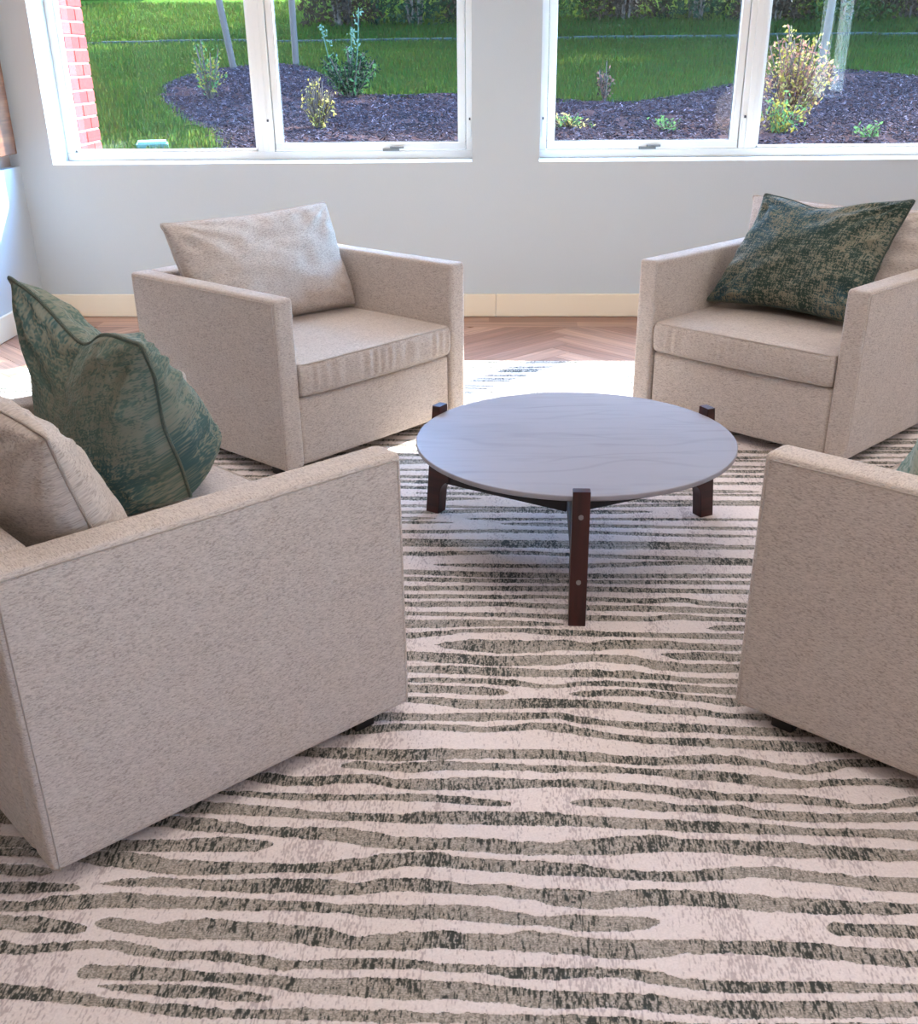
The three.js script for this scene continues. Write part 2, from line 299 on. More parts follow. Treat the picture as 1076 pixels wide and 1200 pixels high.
{ // the wooden board hung in front of the recess on the left wall
  const w = thing('wooden_wall_panel', LEFT_X - 0.03, 0.855, -5.16);
  tag(w, 'brown wooden panel hanging above the white ledge at the left edge', 'wall panel');
  part('board', bevelBox(-0.02, 0.05, 0, 1.5, -0.75, 0.75, 0.006), M.oak, w);
  part('hanging_rail', box(-0.0199, -0.0195, 1.3, 1.36, -0.6, 0.6), M.hardware, w);
}

// ---------------------------------------------------------------- rug
// edges of the dark stripes where they were measured: x, far edge, near edge in millimetres
const TRACED = [
  [-783, -1178, -1149, -728, -1176, -1148, -666, -1167, -1143, -596, -1157, -1139, -522, -1150, -1128, -442, -1143, -1124, -372, -1144, -1125, -295, -1149, -1126, -199, -1149, -1125, -48, -1148, -1127, 156, -1150, -1129, 275, -1141, -1119, 617, -1152, -1130],
  [-632, -1180, -1180, -597, -1183, -1172, -561, -1187, -1165, -506, -1187, -1161, -452, -1184, -1162, -401, -1179, -1157, -365, -1172, -1158, -354, -1167, -1166],
  [-673, -1207, -1206, -663, -1222, -1194, -617, -1222, -1193, -571, -1222, -1193, -501, -1217, -1195, -432, -1213, -1192, -363, -1212, -1187, -318, -1208, -1177, -273, -1209, -1175, -206, -1212, -1172, -139, -1211, -1169, -72, -1208, -1174, -5, -1204, -1168, 60, -1196, -1160, 146, -1194, -1165, 214, -1195, -1163, 281, -1185, -1157, 348, -1185, -1153, 461, -1189, -1157, 630, -1195, -1163],
  [-822, -1268, -1241, -782, -1260, -1239, -728, -1268, -1247, -683, -1273, -1255, -636, -1275, -1256, -585, -1267, -1243, -536, -1255, -1237, -490, -1257, -1240, -443, -1258, -1237, -394, -1252, -1228, -347, -1244, -1220, -326, -1243, -1225, -257, -1249, -1227, -189, -1253, -1230, -143, -1252, -1231, -97, -1245, -1227, -29, -1244, -1227, 17, -1241, -1218, 84, -1242, -1218, 150, -1244, -1225, 197, -1245, -1223, 243, -1240, -1213, 288, -1227, -1206, 356, -1223, -1202, 425, -1226, -1203, 517, -1229, -1208, 586, -1228, -1209, 644, -1230, -1211],
  [-847, -1325, -1293, -797, -1325, -1290, -746, -1319, -1288, -706, -1309, -1288, -692, -1299, -1298],
  [-683, -1314, -1313, -662, -1327, -1299, -626, -1323, -1292, -576, -1315, -1285, -529, -1326, -1283, -481, -1331, -1282, -432, -1325, -1282, -384, -1322, -1284, -338, -1320, -1279, -299, -1316, -1274, -240, -1298, -1268, -194, -1306, -1269, -147, -1311, -1271, -101, -1316, -1278, -53, -1311, -1275, -7, -1312, -1275, 40, -1320, -1275, 86, -1316, -1271, 133, -1310, -1268, 154, -1306, -1265, 202, -1306, -1263, 250, -1308, -1268, 299, -1310, -1279, 371, -1309, -1282, 443, -1312, -1278, 513, -1309, -1274, 582, -1302, -1266, 663, -1299, -1261],
  [-863, -1359, -1334, -823, -1357, -1335, -767, -1376, -1340, -719, -1380, -1344, -661, -1387, -1349, -595, -1382, -1350, -521, -1382, -1350, -446, -1377, -1351, -349, -1376, -1352, -270, -1372, -1349, -226, -1372, -1344, -177, -1372, -1340, -128, -1374, -1342, -80, -1376, -1342, -32, -1374, -1336, 17, -1362, -1333, 64, -1355, -1331, 112, -1359, -1324, 158, -1358, -1323, 197, -1360, -1323, 232, -1358, -1329, 261, -1349, -1347],
  [533, -1343, -1342, 550, -1357, -1327, 598, -1355, -1325, 647, -1355, -1327, 683, -1353, -1325],
  [-883, -1405, -1377, -832, -1407, -1378, -782, -1406, -1383, -756, -1403, -1387, -737, -1395, -1394],
  [-709, -1407, -1406, -660, -1422, -1401, -610, -1426, -1403, -558, -1424, -1401, -507, -1422, -1397, -456, -1426, -1394, -406, -1431, -1393, -358, -1430, -1397, -307, -1431, -1392, -257, -1422, -1394, -208, -1438, -1402, -158, -1439, -1407, -108, -1434, -1404, -58, -1428, -1400, -8, -1430, -1399, 41, -1421, -1393, 90, -1423, -1378, 139, -1418, -1375, 161, -1414, -1374, 203, -1422, -1379, 264, -1426, -1385, 315, -1426, -1387, 365, -1424, -1383, 415, -1419, -1381, 465, -1413, -1378, 539, -1411, -1375, 613, -1408, -1376, 701, -1405, -1381],
  [-903, -1451, -1424, -850, -1451, -1421, -823, -1446, -1422, -804, -1436, -1434],
  [-923, -1493, -1474, -869, -1494, -1472, -787, -1489, -1463, -706, -1492, -1451, -652, -1486, -1445, -596, -1474, -1434, -544, -1471, -1434, -492, -1470, -1438, -416, -1471, -1443, -366, -1469, -1447, -315, -1478, -1445, -265, -1488, -1453, -215, -1501, -1460, -164, -1509, -1469, -112, -1508, -1470, -86, -1498, -1466, -9, -1493, -1459, 67, -1491, -1454, 143, -1486, -1453, 166, -1478, -1452, 218, -1472, -1449, 270, -1471, -1445, 323, -1473, -1445, 376, -1481, -1454, 430, -1489, -1460, 482, -1491, -1458, 532, -1482, -1452, 582, -1476, -1446, 631, -1470, -1437, 682, -1470, -1433, 720, -1470, -1431],
  [-613, -1526, -1494, -561, -1534, -1495, -509, -1539, -1496, -455, -1531, -1500, -423, -1521, -1519],
  [-633, -1595, -1562, -577, -1593, -1551, -520, -1582, -1549, -465, -1571, -1547, -410, -1569, -1541, -356, -1571, -1536, -302, -1572, -1532, -247, -1562, -1518, -193, -1548, -1515, -140, -1548, -1514, -79, -1551, -1514, -26, -1549, -1510, 26, -1543, -1506, 78, -1541, -1508, 130, -1550, -1508, 182, -1558, -1509, 235, -1566, -1516, 288, -1570, -1523, 327, -1560, -1524, 387, -1559, -1524, 446, -1558, -1519, 524, -1558, -1513, 582, -1551, -1515, 639, -1547, -1511, 697, -1546, -1510, 746, -1544, -1512],
  [-645, -1638, -1603, -590, -1640, -1605, -533, -1637, -1603, -477, -1632, -1600, -421, -1628, -1598, -365, -1618, -1595, -309, -1617, -1591, -254, -1616, -1591, -200, -1615, -1588, -145, -1624, -1588, -82, -1627, -1588, -1, -1628, -1588, 80, -1629, -1589, 161, -1621, -1588, 241, -1618, -1584, 321, -1615, -1582, 335, -1614, -1577, 396, -1612, -1579, 456, -1611, -1577, 516, -1606, -1577, 576, -1599, -1576, 636, -1599, -1576, 696, -1600, -1575, 765, -1599, -1568],
  [-591, -1675, -1666, -516, -1675, -1660, -459, -1673, -1653, -402, -1672, -1650, -317, -1671, -1651, -234, -1675, -1656, -150, -1678, -1654, -85, -1674, -1647, -40, -1666, -1644, -7, -1661, -1645, 13, -1653, -1651],
  [128, -1661, -1659, 153, -1670, -1649, 203, -1674, -1648, 247, -1675, -1643, 301, -1668, -1638, 342, -1659, -1639, 405, -1661, -1635, 446, -1663, -1630, 485, -1651, -1621, 546, -1646, -1617, 606, -1642, -1616, 668, -1645, -1618, 730, -1649, -1620, 783, -1651, -1625],
  [-541, -1733, -1719, -482, -1737, -1702, -428, -1727, -1694, -371, -1729, -1696, -326, -1735, -1707, -269, -1738, -1709, -210, -1724, -1692, -153, -1726, -1689, -87, -1733, -1692, -30, -1737, -1693, 27, -1732, -1700, 83, -1731, -1706, 140, -1735, -1708, 196, -1734, -1701, 252, -1725, -1698, 307, -1720, -1692, 349, -1713, -1680, 391, -1708, -1677, 432, -1699, -1675, 495, -1699, -1672, 558, -1699, -1671, 599, -1693, -1667, 639, -1686, -1662, 678, -1673, -1656, 720, -1675, -1658, 765, -1693, -1666, 799, -1701, -1674],
  [-334, -1766, -1764, -304, -1782, -1757, -244, -1776, -1749, -186, -1780, -1747, -128, -1789, -1755, -89, -1786, -1757, -31, -1784, -1758, 27, -1782, -1760, 85, -1778, -1755, 143, -1780, -1757, 200, -1782, -1756, 257, -1777, -1755, 314, -1774, -1750, 357, -1773, -1739, 401, -1771, -1740, 444, -1768, -1734, 485, -1762, -1725, 527, -1755, -1719, 569, -1748, -1717, 612, -1745, -1722, 657, -1752, -1729, 722, -1755, -1733, 785, -1756, -1728, 816, -1753, -1725],
  [-488, -1818, -1793, -429, -1825, -1795, -338, -1828, -1788, -279, -1827, -1785, -219, -1826, -1782, -130, -1831, -1791, -91, -1830, -1795, -2, -1833, -1798, 86, -1834, -1801, 174, -1828, -1794, 261, -1816, -1787, 319, -1813, -1786, 364, -1822, -1790, 432, -1827, -1796, 476, -1823, -1793, 519, -1813, -1787, 559, -1800, -1772, 602, -1795, -1764, 648, -1810, -1773, 696, -1819, -1793],
  [-352, -1905, -1873, -291, -1912, -1880, -230, -1920, -1893, -168, -1922, -1898, -107, -1921, -1893, -45, -1915, -1891, 16, -1922, -1900, 66, -1934, -1907, 127, -1931, -1896, 169, -1916, -1884, 222, -1899, -1874, 254, -1892, -1869, 314, -1885, -1860, 373, -1885, -1856, 462, -1885, -1851, 549, -1882, -1844, 637, -1877, -1842],
  [-321, -1956, -1928, -265, -1963, -1930, -171, -1960, -1933, -77, -1967, -1933, 16, -1972, -1940, 110, -1974, -1950, 171, -1959, -1932, 226, -1947, -1923, 259, -1943, -1916, 320, -1942, -1906, 411, -1937, -1907, 500, -1931, -1897, 590, -1928, -1896, 649, -1920, -1898],
  [-241, -2028, -2008, -176, -2030, -2000, -79, -2021, -1982, -16, -2023, -1984, 80, -2031, -1991, 175, -2028, -1993, 232, -2022, -1992, 266, -2019, -1988, 328, -2009, -1975, 420, -2001, -1970, 480, -1983, -1961, 541, -1982, -1956],
  [-219, -2080, -2046, -147, -2079, -2046, -62, -2075, -2041, -10, -2067, -2040, 8, -2054, -2052],
  [144, -2052, -2050, 178, -2064, -2040, 236, -2072, -2045, 271, -2074, -2046, 303, -2071, -2044, 366, -2066, -2034, 429, -2053, -2027, 502, -2044, -2009],
  [-222, -2110, -2089, -149, -2112, -2091, -50, -2113, -2088, 16, -2108, -2080, 82, -2091, -2073, 114, -2090, -2074, 180, -2107, -2085, 239, -2111, -2086, 275, -2108, -2085, 320, -2105, -2080, 403, -2098, -2064, 511, -2089, -2058],
  [-232, -2164, -2132, -132, -2167, -2130, -17, -2163, -2123, 97, -2156, -2122, 211, -2159, -2125, 245, -2153, -2124, 287, -2158, -2120, 344, -2143, -2118, 440, -2129, -2104, 518, -2126, -2104],
  [-233, -2233, -2187, -134, -2225, -2179, -17, -2215, -2167, 99, -2222, -2176, 216, -2230, -2195, 293, -2227, -2186, 367, -2203, -2159, 442, -2191, -2151, 529, -2193, -2153],
  [372, -2236, -2232, 411, -2243, -2209, 489, -2248, -2210, 542, -2242, -2204],
  [-175, -2268, -2264, -138, -2283, -2246, -82, -2296, -2237, -18, -2294, -2228, 61, -2293, -2233, 141, -2299, -2248, 204, -2288, -2243, 261, -2302, -2257, 379, -2302, -2261, 457, -2291, -2256, 551, -2286, -2254],
  [-242, -2324, -2295, -165, -2336, -2310, -101, -2350, -2328, 22, -2357, -2333, 144, -2352, -2318, 265, -2343, -2318, 425, -2342, -2313, 569, -2343, -2310],
  [-247, -2394, -2348, -185, -2394, -2351, -102, -2398, -2360, -19, -2398, -2364, 63, -2394, -2366, 147, -2380, -2377],
  [498, -2368, -2364, 536, -2384, -2355, 577, -2385, -2356],
  [-252, -2438, -2415, -104, -2438, -2414, 22, -2438, -2413, 106, -2433, -2409, 230, -2430, -2398, 354, -2426, -2400, 439, -2442, -2410, 520, -2430, -2404, 589, -2428, -2402],
  [-256, -2493, -2463, -149, -2499, -2466, -21, -2499, -2473, 107, -2493, -2462, 234, -2485, -2454, 361, -2487, -2452, 444, -2483, -2449, 569, -2476, -2445],
  [-260, -2536, -2511, -152, -2539, -2514, -21, -2538, -2514, 109, -2542, -2521, 238, -2532, -2507, 365, -2526, -2498, 452, -2535, -2507, 534, -2517, -2487, 609, -2508, -2482],
  [-265, -2586, -2557, -110, -2590, -2561, 66, -2593, -2562, 242, -2595, -2562, 416, -2588, -2561, 623, -2587, -2558]];

{
  const X0 = -2.25, X1 = 2.55, Z0 = -4.955, Z1 = 0.4;
  const stripes = TRACED.map((s) => { const o = []; for (let i = 0; i < s.length; i += 3) o.push([s[i] / 1000, s[i + 1] / 1000, s[i + 2] / 1000]); return o; });
  const wob = (x, k, s) => (vnoise(x * 1.3 + 40, k * 7.3, s) - 0.5) * 0.05 + (vnoise(x * 4 + 90, k * 3.1, s + 1) - 0.5) * 0.016;
  for (const s of stripes) {                              // carry open ends on to the rug's sides
    const a = s[0], b = s[s.length - 1], k = a[1] * 13;
    if (a[2] - a[1] > 0.008) for (let x = a[0] - 0.12; x > X0 - 0.1; x -= 0.12) { const f = wob(x, k, 201) - wob(a[0], k, 201); s.unshift([x, a[1] + f, a[2] + f * 0.9]); }
    if (b[2] - b[1] > 0.008) for (let x = b[0] + 0.12; x < X1 + 0.1; x += 0.12) { const f = wob(x, k, 203) - wob(b[0], k, 203); s.push([x, b[1] + f, b[2] + f * 0.9]); }
  }
  const more = (za, zb) => { for (let z = za, k = 0; z > zb; z -= 0.053, k++) {
    let x = X0 - rr(0, 1), row = [];
    const flush = () => { if (row.length > 3) stripes.push(row); row = []; };
    let end = x + rr(1.4, 3.6);
    while (x < X1 + 0.2) {
      const c = z + wob(x, z * 9, 205), t = 0.009 + 0.009 * vnoise(x * 2 + 7, z * 31, 207);
      if (x > end - 0.1) { row.push([x + 0.02, c, c + 0.001]); flush(); x += rr(0.12, 0.4); end = x + rr(1.4, 3.6); const c2 = z + wob(x, z * 9, 205); row.push([x - 0.02, c2, c2 + 0.001]); }
      else row.push([x, c - t, c + t]);
      x += 0.1;
    }
    flush();
  } };
  more(-2.632, Z0 - 0.02); 
  more(0.42, -1.08);
  const build = (x0, x1, z0, z1, W, H) => {
    const mask = new Uint8Array(W * H);
    for (const s of stripes) {
      let i = 0;
      const a = Math.max(0, Math.floor((s[0][0] - x0) / (x1 - x0) * W)), b = Math.min(W - 1, Math.ceil((s[s.length - 1][0] - x0) / (x1 - x0) * W));
      for (let c = a; c <= b; c++) {
        const x = x0 + (c + 0.5) / W * (x1 - x0);
        while (i < s.length - 2 && s[i + 1][0] < x) i++;
        const p = s[i], q = s[i + 1]; let t = clamp((x - p[0]) / (q[0] - p[0] || 1)); if (x < s[0][0] || x > s[s.length - 1][0]) continue;
        const thin = p[2] - p[1] < 0.004, thin2 = q[2] - q[1] < 0.004;
        const mid = lerp((p[1] + p[2]) / 2, (q[1] + q[2]) / 2, t * t * (3 - 2 * t)), e = thin ? Math.sqrt(t) : thin2 ? 1 - Math.sqrt(1 - t) : t * t * (3 - 2 * t);
        const half = lerp(p[2] - p[1], q[2] - q[1], e) / 2, j = (vnoise(x * 260, mid * 90, 211) - 0.5) * 0.0035 + (vnoise(x * 60, mid * 30, 212) - 0.5) * 0.004;
        const r0 = Math.max(0, Math.round((mid - half - j - z0) / (z1 - z0) * H)), r1 = Math.min(H, Math.round((mid + half + j - z0) / (z1 - z0) * H));
        for (let r = r0; r < r1; r++) mask[r * W + c] = 1;
      }
    }
    const light = [226, 215, 211], fleckL = [172, 158, 157], base = [184, 174, 164], mid = [130, 124, 115], dark = [50, 54, 50];
    const map = dataTexture(W, H, (c, r, o) => {
      const x = x0 + (c + 0.5) / W * (x1 - x0), z = z0 + (r + 0.5) / H * (z1 - z0);
      const down = vnoise(x * 420, z * 85, 221), down2 = vnoise(x * 230, z * 40, 222), grain = vnoise(x * 500, z * 500, 223), patch = vnoise(x * 11, z * 13, 224), patch2 = vnoise(x * 28, z * 9, 225), column = vnoise(x * 38, z * 1.3, 226);
      if (mask[r * W + c]) {
        const k = down * 0.55 + down2 * 0.45 + (patch - 0.5) * 0.34 + (patch2 - 0.5) * 0.26 + (column - 0.5) * 0.2;
        const dash = vnoise(x * 560, z * 190, 227), weft = 0.5 + 0.5 * Math.sin(z * 2100), d = Math.max(sstep(0.60, 0.72, k) * sstep(0.15, 0.4, dash) * 0.95, sstep(0.66, 0.8, dash * 0.6 + down * 0.25 + patch * 0.25) * 0.85), m = sstep(0.36, 0.62, grain * 0.55 + down * 0.25 + weft * 0.2);
        for (let i = 0; i < 3; i++) o[i] = lerp(lerp(base[i], mid[i], m), dark[i], d);
      } else {
        const dash = vnoise(x * 520, z * 150, 228), k = down * 0.4 + dash * 0.6 + (patch - 0.5) * 0.22 + (column - 0.5) * 0.42, d = sstep(0.58, 0.82, k) * 0.7, g = (grain - 0.5) * 18;
        for (let i = 0; i < 3; i++) o[i] = lerp(light[i], fleckL[i], d) + g;
      }
    });
    const H2 = H, bump = dataTexture(W >> 1, H2 >> 1, (c, r, o) => {
      let s = 0, n = 0; for (let dr = -1; dr < 3; dr++) for (let dc = -1; dc < 3; dc++) { const rr_ = r * 2 + dr, cc = c * 2 + dc; if (rr_ >= 0 && cc >= 0 && rr_ < H && cc < W) { s += mask[rr_ * W + cc]; n++; } }
      const x = x0 + (c + 0.5) / (W / 2) * (x1 - x0), z = z0 + (r + 0.5) / (H / 2) * (z1 - z0);
      o[0] = o[1] = o[2] = 200 - 150 * s / n + 45 * vnoise(x * 300, z * 300, 231);
    }, { color: false });
    return std({ map, bumpMap: bump, bumpScale: 0.005, roughness: 0.93 });
  };
  // the stretch in front of the chairs gets a finer weave than the rest
  const nx0 = -1.55, nx1 = 1.75, nz0 = -2.75, nz1 = -0.95;
  const fine = build(nx0, nx1, nz0, nz1, 2048, 1150), coarse = build(X0, X1, Z0, Z1, 2048, 2048);
  const pos = [], uv = [], nor = [], index = [[], []], Y = 0.012;
  const quad = (xa, xb, za, zb, m) => { const k = pos.length / 3, [a, b, c, d] = m ? [X0, X1, Z0, Z1] : [nx0, nx1, nz0, nz1]; for (const [x, z] of [[xa, za], [xb, za], [xb, zb], [xa, zb]]) { pos.push(x, Y, z); nor.push(0, 1, 0); uv.push((x - a) / (b - a), (z - c) / (d - c)); } index[m].push(k, k + 2, k + 1, k, k + 3, k + 2); };
  quad(nx0, nx1, nz0, nz1, 0);
  quad(X0, X1, Z0, nz0, 1); quad(X0, X1, nz1, Z1, 1); quad(X0, nx0, nz0, nz1, 1); quad(nx1, X1, nz0, nz1, 1);
  const g = new THREE.BufferGeometry();
  g.setAttribute('position', new THREE.Float32BufferAttribute(pos, 3)); g.setAttribute('normal', new THREE.Float32BufferAttribute(nor, 3)); g.setAttribute('uv', new THREE.Float32BufferAttribute(uv, 2));
  g.setIndex([...index[0], ...index[1]]); g.addGroup(0, index[0].length, 0); g.addGroup(index[0].length, index[1].length, 1);
  const rug = thing('rug', (X0 + X1) / 2, 0, (Z0 + Z1) / 2);
  tag(rug, 'pale rug with wavy dark grey green stripes under the table and armchairs', 'rug');
  part('pile', g.translate(-(X0 + X1) / 2, 0, -(Z0 + Z1) / 2), [fine, coarse], rug);
  const bx = (X1 - X0) / 2, bz = (Z1 - Z0) / 2;
  part('binding', merge([box(-bx, bx, 0, 0.0118, -bz, -bz + 0.012), box(-bx, bx, 0, 0.0118, bz - 0.012, bz), box(-bx, -bx + 0.012, 0, 0.0118, -bz, bz), box(bx - 0.012, bx, 0, 0.0118, -bz, bz)]), std({ color: srgb(196, 188, 182), roughness: 0.95 }), rug);
}
const RUG_Y = 0.012;

// ---------------------------------------------------------------- pillows
// a cushion sewn from two panels between four corners: top left, top right, bottom left, bottom right as seen from the front
function pillowShape(tl, tr, bl, br, thick, { pinch = 0.07, dent = 0, dentAt = 0, full = 0.45, wrinkle = 0.006, s = 1, sag = 0.06, n = 44, uvTurn = 0, flat = 2.3 } = {}) {
  const V = (p) => new THREE.Vector3(...p), [a, b, c, d] = [tl, tr, bl, br].map(V);
  const ex = b.clone().sub(a).add(d.clone().sub(c)).normalize(), ey = a.clone().sub(c).add(b.clone().sub(d)).normalize(), nz = ex.clone().cross(ey).normalize();
  const wide = (a.distanceTo(b) + c.distanceTo(d)) / 2, high = (a.distanceTo(c) + b.distanceTo(d)) / 2;
  const edge = (u, v) => {                                // seam plane point, u and v in -1..1
    const q = pinch * (1 - v * v) * (0.8 + 0.4 * vnoise(v * 2 + 5, s, s)), w = pinch * (1 - u * u) * (0.8 + 0.4 * vnoise(u * 2 + 9, s, s + 1));
    const U = (u * (1 - q) + 1) / 2, W = (v * (1 - w) + 1) / 2;
    const p = c.clone().lerp(d, U).lerp(a.clone().lerp(b, U), W);
    if (dent) p.addScaledVector(ey, -dent * Math.exp(-(((u - dentAt) / 0.42) ** 2)) * sstep(-0.6, 1, v));
    p.addScaledVector(nz, (vnoise(u * 1.7 + 3, v * 1.7 + 8, s + 2) - 0.5) * 0.02);
    return p;
  };
  const body = (u, v, side) => {
    const p = edge(u, v), e = (1 - Math.abs(u) ** 2.3) * (1 - Math.abs(v) ** (v < 0 ? flat : 2.3));
    let h = thick / 2 * Math.pow(Math.max(e, 0), full) * (1 + sag * -v * 2);
    if (dent) h *= 1 - 0.25 * Math.exp(-(((u - dentAt) / 0.35) ** 2)) * sstep(0, 1, v);
    const ca = Math.max(Math.abs(u), 0) * Math.max(Math.abs(v), 0), ang = Math.atan2(1 - Math.abs(u), 1 - Math.abs(v));
    const fold = Math.sin(ang * 13 + s + (u > 0 ? 2 : 0) + (v > 0 ? 1 : 0)) * ca * wrinkle * 2 + (vnoise(u * 6 + 20, v * 6 + 30, s + 4) - 0.5) * wrinkle * 2.2 + Math.sin(u * 21 + s) * wrinkle * sstep(0.55, 0.95, Math.abs(v)) * 0.8 + Math.sin(v * 19 + s) * wrinkle * sstep(0.55, 0.95, Math.abs(u)) * 0.8;
    h += fold * Math.min(1, e * 6);
    return p.addScaledVector(nz, side * h);
  };
  const pos = [], uv = [], index = [], spread = (i) => { const t = i / n * 2 - 1; return Math.sin(t * Math.PI / 2) * 0.75 + t * 0.25; };
  for (const side of [1, -1]) {
    const st = pos.length / 3;
    for (let j = 0; j <= n; j++) for (let i = 0; i <= n; i++) {
      const u = spread(i), v = spread(j), p = body(u, v, side); pos.push(p.x, p.y, p.z);
      uv.push((uvTurn ? v * high / 2 : u * wide / 2) + s * 0.13 + (side < 0 ? 0.37 : 0), (uvTurn ? u * wide / 2 : v * high / 2) + s * 0.29);
    }
    for (let j = 0; j < n; j++) for (let i = 0; i < n; i++) { const k = st + j * (n + 1) + i, m = k + n + 1; if (side > 0) index.push(k, k + 1, m + 1, k, m + 1, m); else index.push(k, m + 1, k + 1, k, m, m + 1); }
  }
  const g = new THREE.BufferGeometry();
  g.setAttribute('position', new THREE.Float32BufferAttribute(pos, 3)); g.setAttribute('uv', new THREE.Float32BufferAttribute(uv, 2)); g.setIndex(index);
  smooth(g);
  const rim = [], N = 16;
  for (let i = 0; i < N; i++) rim.push(edge(i / N * 2 - 1, -1)); for (let i = 0; i < N; i++) rim.push(edge(1, i / N * 2 - 1)); for (let i = 0; i < N; i++) rim.push(edge(1 - i / N * 2, 1)); for (let i = 0; i < N; i++) rim.push(edge(-1, 1 - i / N * 2));
  return { body: g, rim: rim.map((p) => p.toArray()) };
}

// ---------------------------------------------------------------- armchairs
const CH = { W: 0.90, D: 0.8035, H: 0.6205, G: 0.05, T: 0.078 };
function makeArmchair() {
  const { W, D, H, G, T } = CH, chair = thing('armchair');
  const puff = (ax, amount) => (p, half) => { const o = [0, 1, 2].filter((k) => k !== ax), e = o.reduce((m, k) => m * (1 - (p[k] / half[k]) ** 2), 1); p[ax] += Math.sign(p[ax]) * amount * Math.sqrt(Math.max(0, e)); };
  for (const s of [-1, 1]) {
    const x = s * (W / 2 - T / 2), arm = part('arm', softBox(T, H - G, D, 0.014, { n: 8, deform: puff(0, 0.004), at: [x, (H + G) / 2, 0] }), M.fabric, chair);
    const xo = s * (W / 2 + 0.0002), i = 0.013;
    part('seam', tube([[xo, G + 0.004, -D / 2 + i], [xo, G + 0.2, -D / 2 + i], [xo, H - i - 0.02, -D / 2 + i], [xo, H - i, -D / 2 + i + 0.02], [xo, H - i, 0], [xo, H - i, D / 2 - i - 0.02], [xo, H - i - 0.02, D / 2 - i], [xo, G + 0.2, D / 2 - i], [xo, G + 0.004, D / 2 - i]], 0.0016, false, 90), M.fabric, arm);
  }
  const inner = W - 2 * T;
  part('back', softBox(inner + 0.002, H - G, 0.1, 0.014, { n: 6, deform: puff(2, 0.004), at: [0, (H + G) / 2 - 0.001, -D / 2 + 0.05] }), M.fabric, chair);
  part('base', softBox(inner - 0.004, 0.238, D - 0.11, 0.016, { n: 6, deform: puff(2, 0.003), at: [0, G + 0.119, 0.042] }), M.fabric, chair);
  // boxed seat cushion, crowned on top and puckered on its front border
  const cw = inner - 0.014, cd = 0.69, chh = 0.108;
  const seat = part('seat_cushion', softBox(cw, chh, cd, 0.012, { n: [80, 8, 22], at: [0, 0.292 + chh / 2, 0.052], deform: (p, h) => {
    const u = p[0] / h[0], v = p[2] / h[2], t = p[1] / h[1];
    if (t > 0) p[1] += 0.014 * (1 - u * u) * (1 - 0.8 * v * v) * t;
    const e = (1 - Math.abs(t) ** 3);
    if (v > 0.9) p[2] += e * (0.008 + 0.003 * Math.sin(u * 46 + 3 * Math.sin(u * 7)) * sstep(0.25, 0.6, vnoise(u * 5 + 20, 3, 41))) + 0.012 * (1 - u * u);
    if (Math.abs(u) > 0.9) p[0] += Math.sign(u) * e * 0.003;
  } }), M.fabric, chair);
  for (const y of [0.292 + chh - 0.004, 0.296]) {
    const pts = [], hx = cw / 2 - 0.001, z1 = 0.052 + cd / 2 - 0.001, z0 = -0.15, bow = (x) => 0.012 * (1 - (x / hx) ** 2);
    pts.push([-hx, y, z0], [-hx, y, z1 - 0.04], [-hx + 0.002, y, z1 - 0.012], [-hx + 0.012, y, z1 - 0.001]);
    for (let k = -4; k <= 4; k++) pts.push([k / 5 * hx, y + (y > 0.35 ? 0.003 * (1 - (k / 5) ** 2) : 0), z1 + bow(k / 5 * hx)]);
    pts.push([hx - 0.012, y, z1 - 0.001], [hx - 0.002, y, z1 - 0.012], [hx, y, z1 - 0.04], [hx, y, z0]);
    part('piping', tube(pts, 0.004, false, 120), M.fabric, seat);
  }
  const p = pillowShape([-0.395, 0.79, -0.245], [0.36, 0.79, -0.245], [-0.365, 0.405, -0.13], [0.375, 0.405, -0.13], 0.21, { pinch: 0.05, full: 0.42, s: 6, wrinkle: 0.004, sag: 0.12 });
  const back = part('back_cushion', p.body, M.fabric, chair);
  part('seam', tube(p.rim, 0.003, true, 260), M.fabric, back);
  for (const [x, z] of [[-0.395, 0.3], [0.395, 0.3], [-0.32, -0.26], [0.32, -0.26]]) part('foot', softBox(0.05, G - RUG_Y + 0.006, 0.05, 0.006, { n: 1, at: [x, (G + RUG_Y + 0.006) / 2, z] }), M.feet, chair);
  return chair;
}
const SPOTS = {
  a: [-0.763, -3.9444, 0.8847, 'beige upholstered armchair by the left window, its back cushion bare'],
  b: [1.0823, -4.0799, -0.7509, 'beige upholstered armchair under the right window holding the teal velvet pillow'],
  c: [-0.8071, -1.9838, 2.3556, 'beige upholstered armchair in the left foreground seen from behind its arm'],
  d: [1.0878, -2.0432, -2.2806, 'beige upholstered armchair in the right foreground cut by the right edge'],
};
const proto = makeArmchair();
Object.keys(SPOTS).forEach((k, i) => {
  const o = i ? proto.clone() : proto; if (i) { o.name = numbered('armchair'); scene.add(o); }
  const [x, z, turn, label] = SPOTS[k]; o.position.set(x, 0, z); o.rotation.y = turn; o.userData = {}; tag(o, label, 'armchair', 'armchairs around the coffee table');
});
function throwPillow(spot, corners, thick, opts, mat, label) {
  const [x, z, turn] = SPOTS[spot], bx = corners.reduce((s, p) => s + p[0], 0) / 4, bz = corners.reduce((s, p) => s + p[2], 0) / 4, by = Math.min(...corners.map((p) => p[1]));
  const local = corners.map((p) => [p[0] - bx, p[1] - by, p[2] - bz]), c = Math.cos(turn), s = Math.sin(turn);
  const o = thing('throw_pillow', x + c * bx + s * bz, by, z - s * bx + c * bz, turn); tag(o, label, 'pillow', 'green velvet throw pillows');
  const p = pillowShape(...local, thick, opts);
  part('cover', p.body, mat, o); part('piping', tube(p.rim, 0.0045, true, 300), mat, o);
}
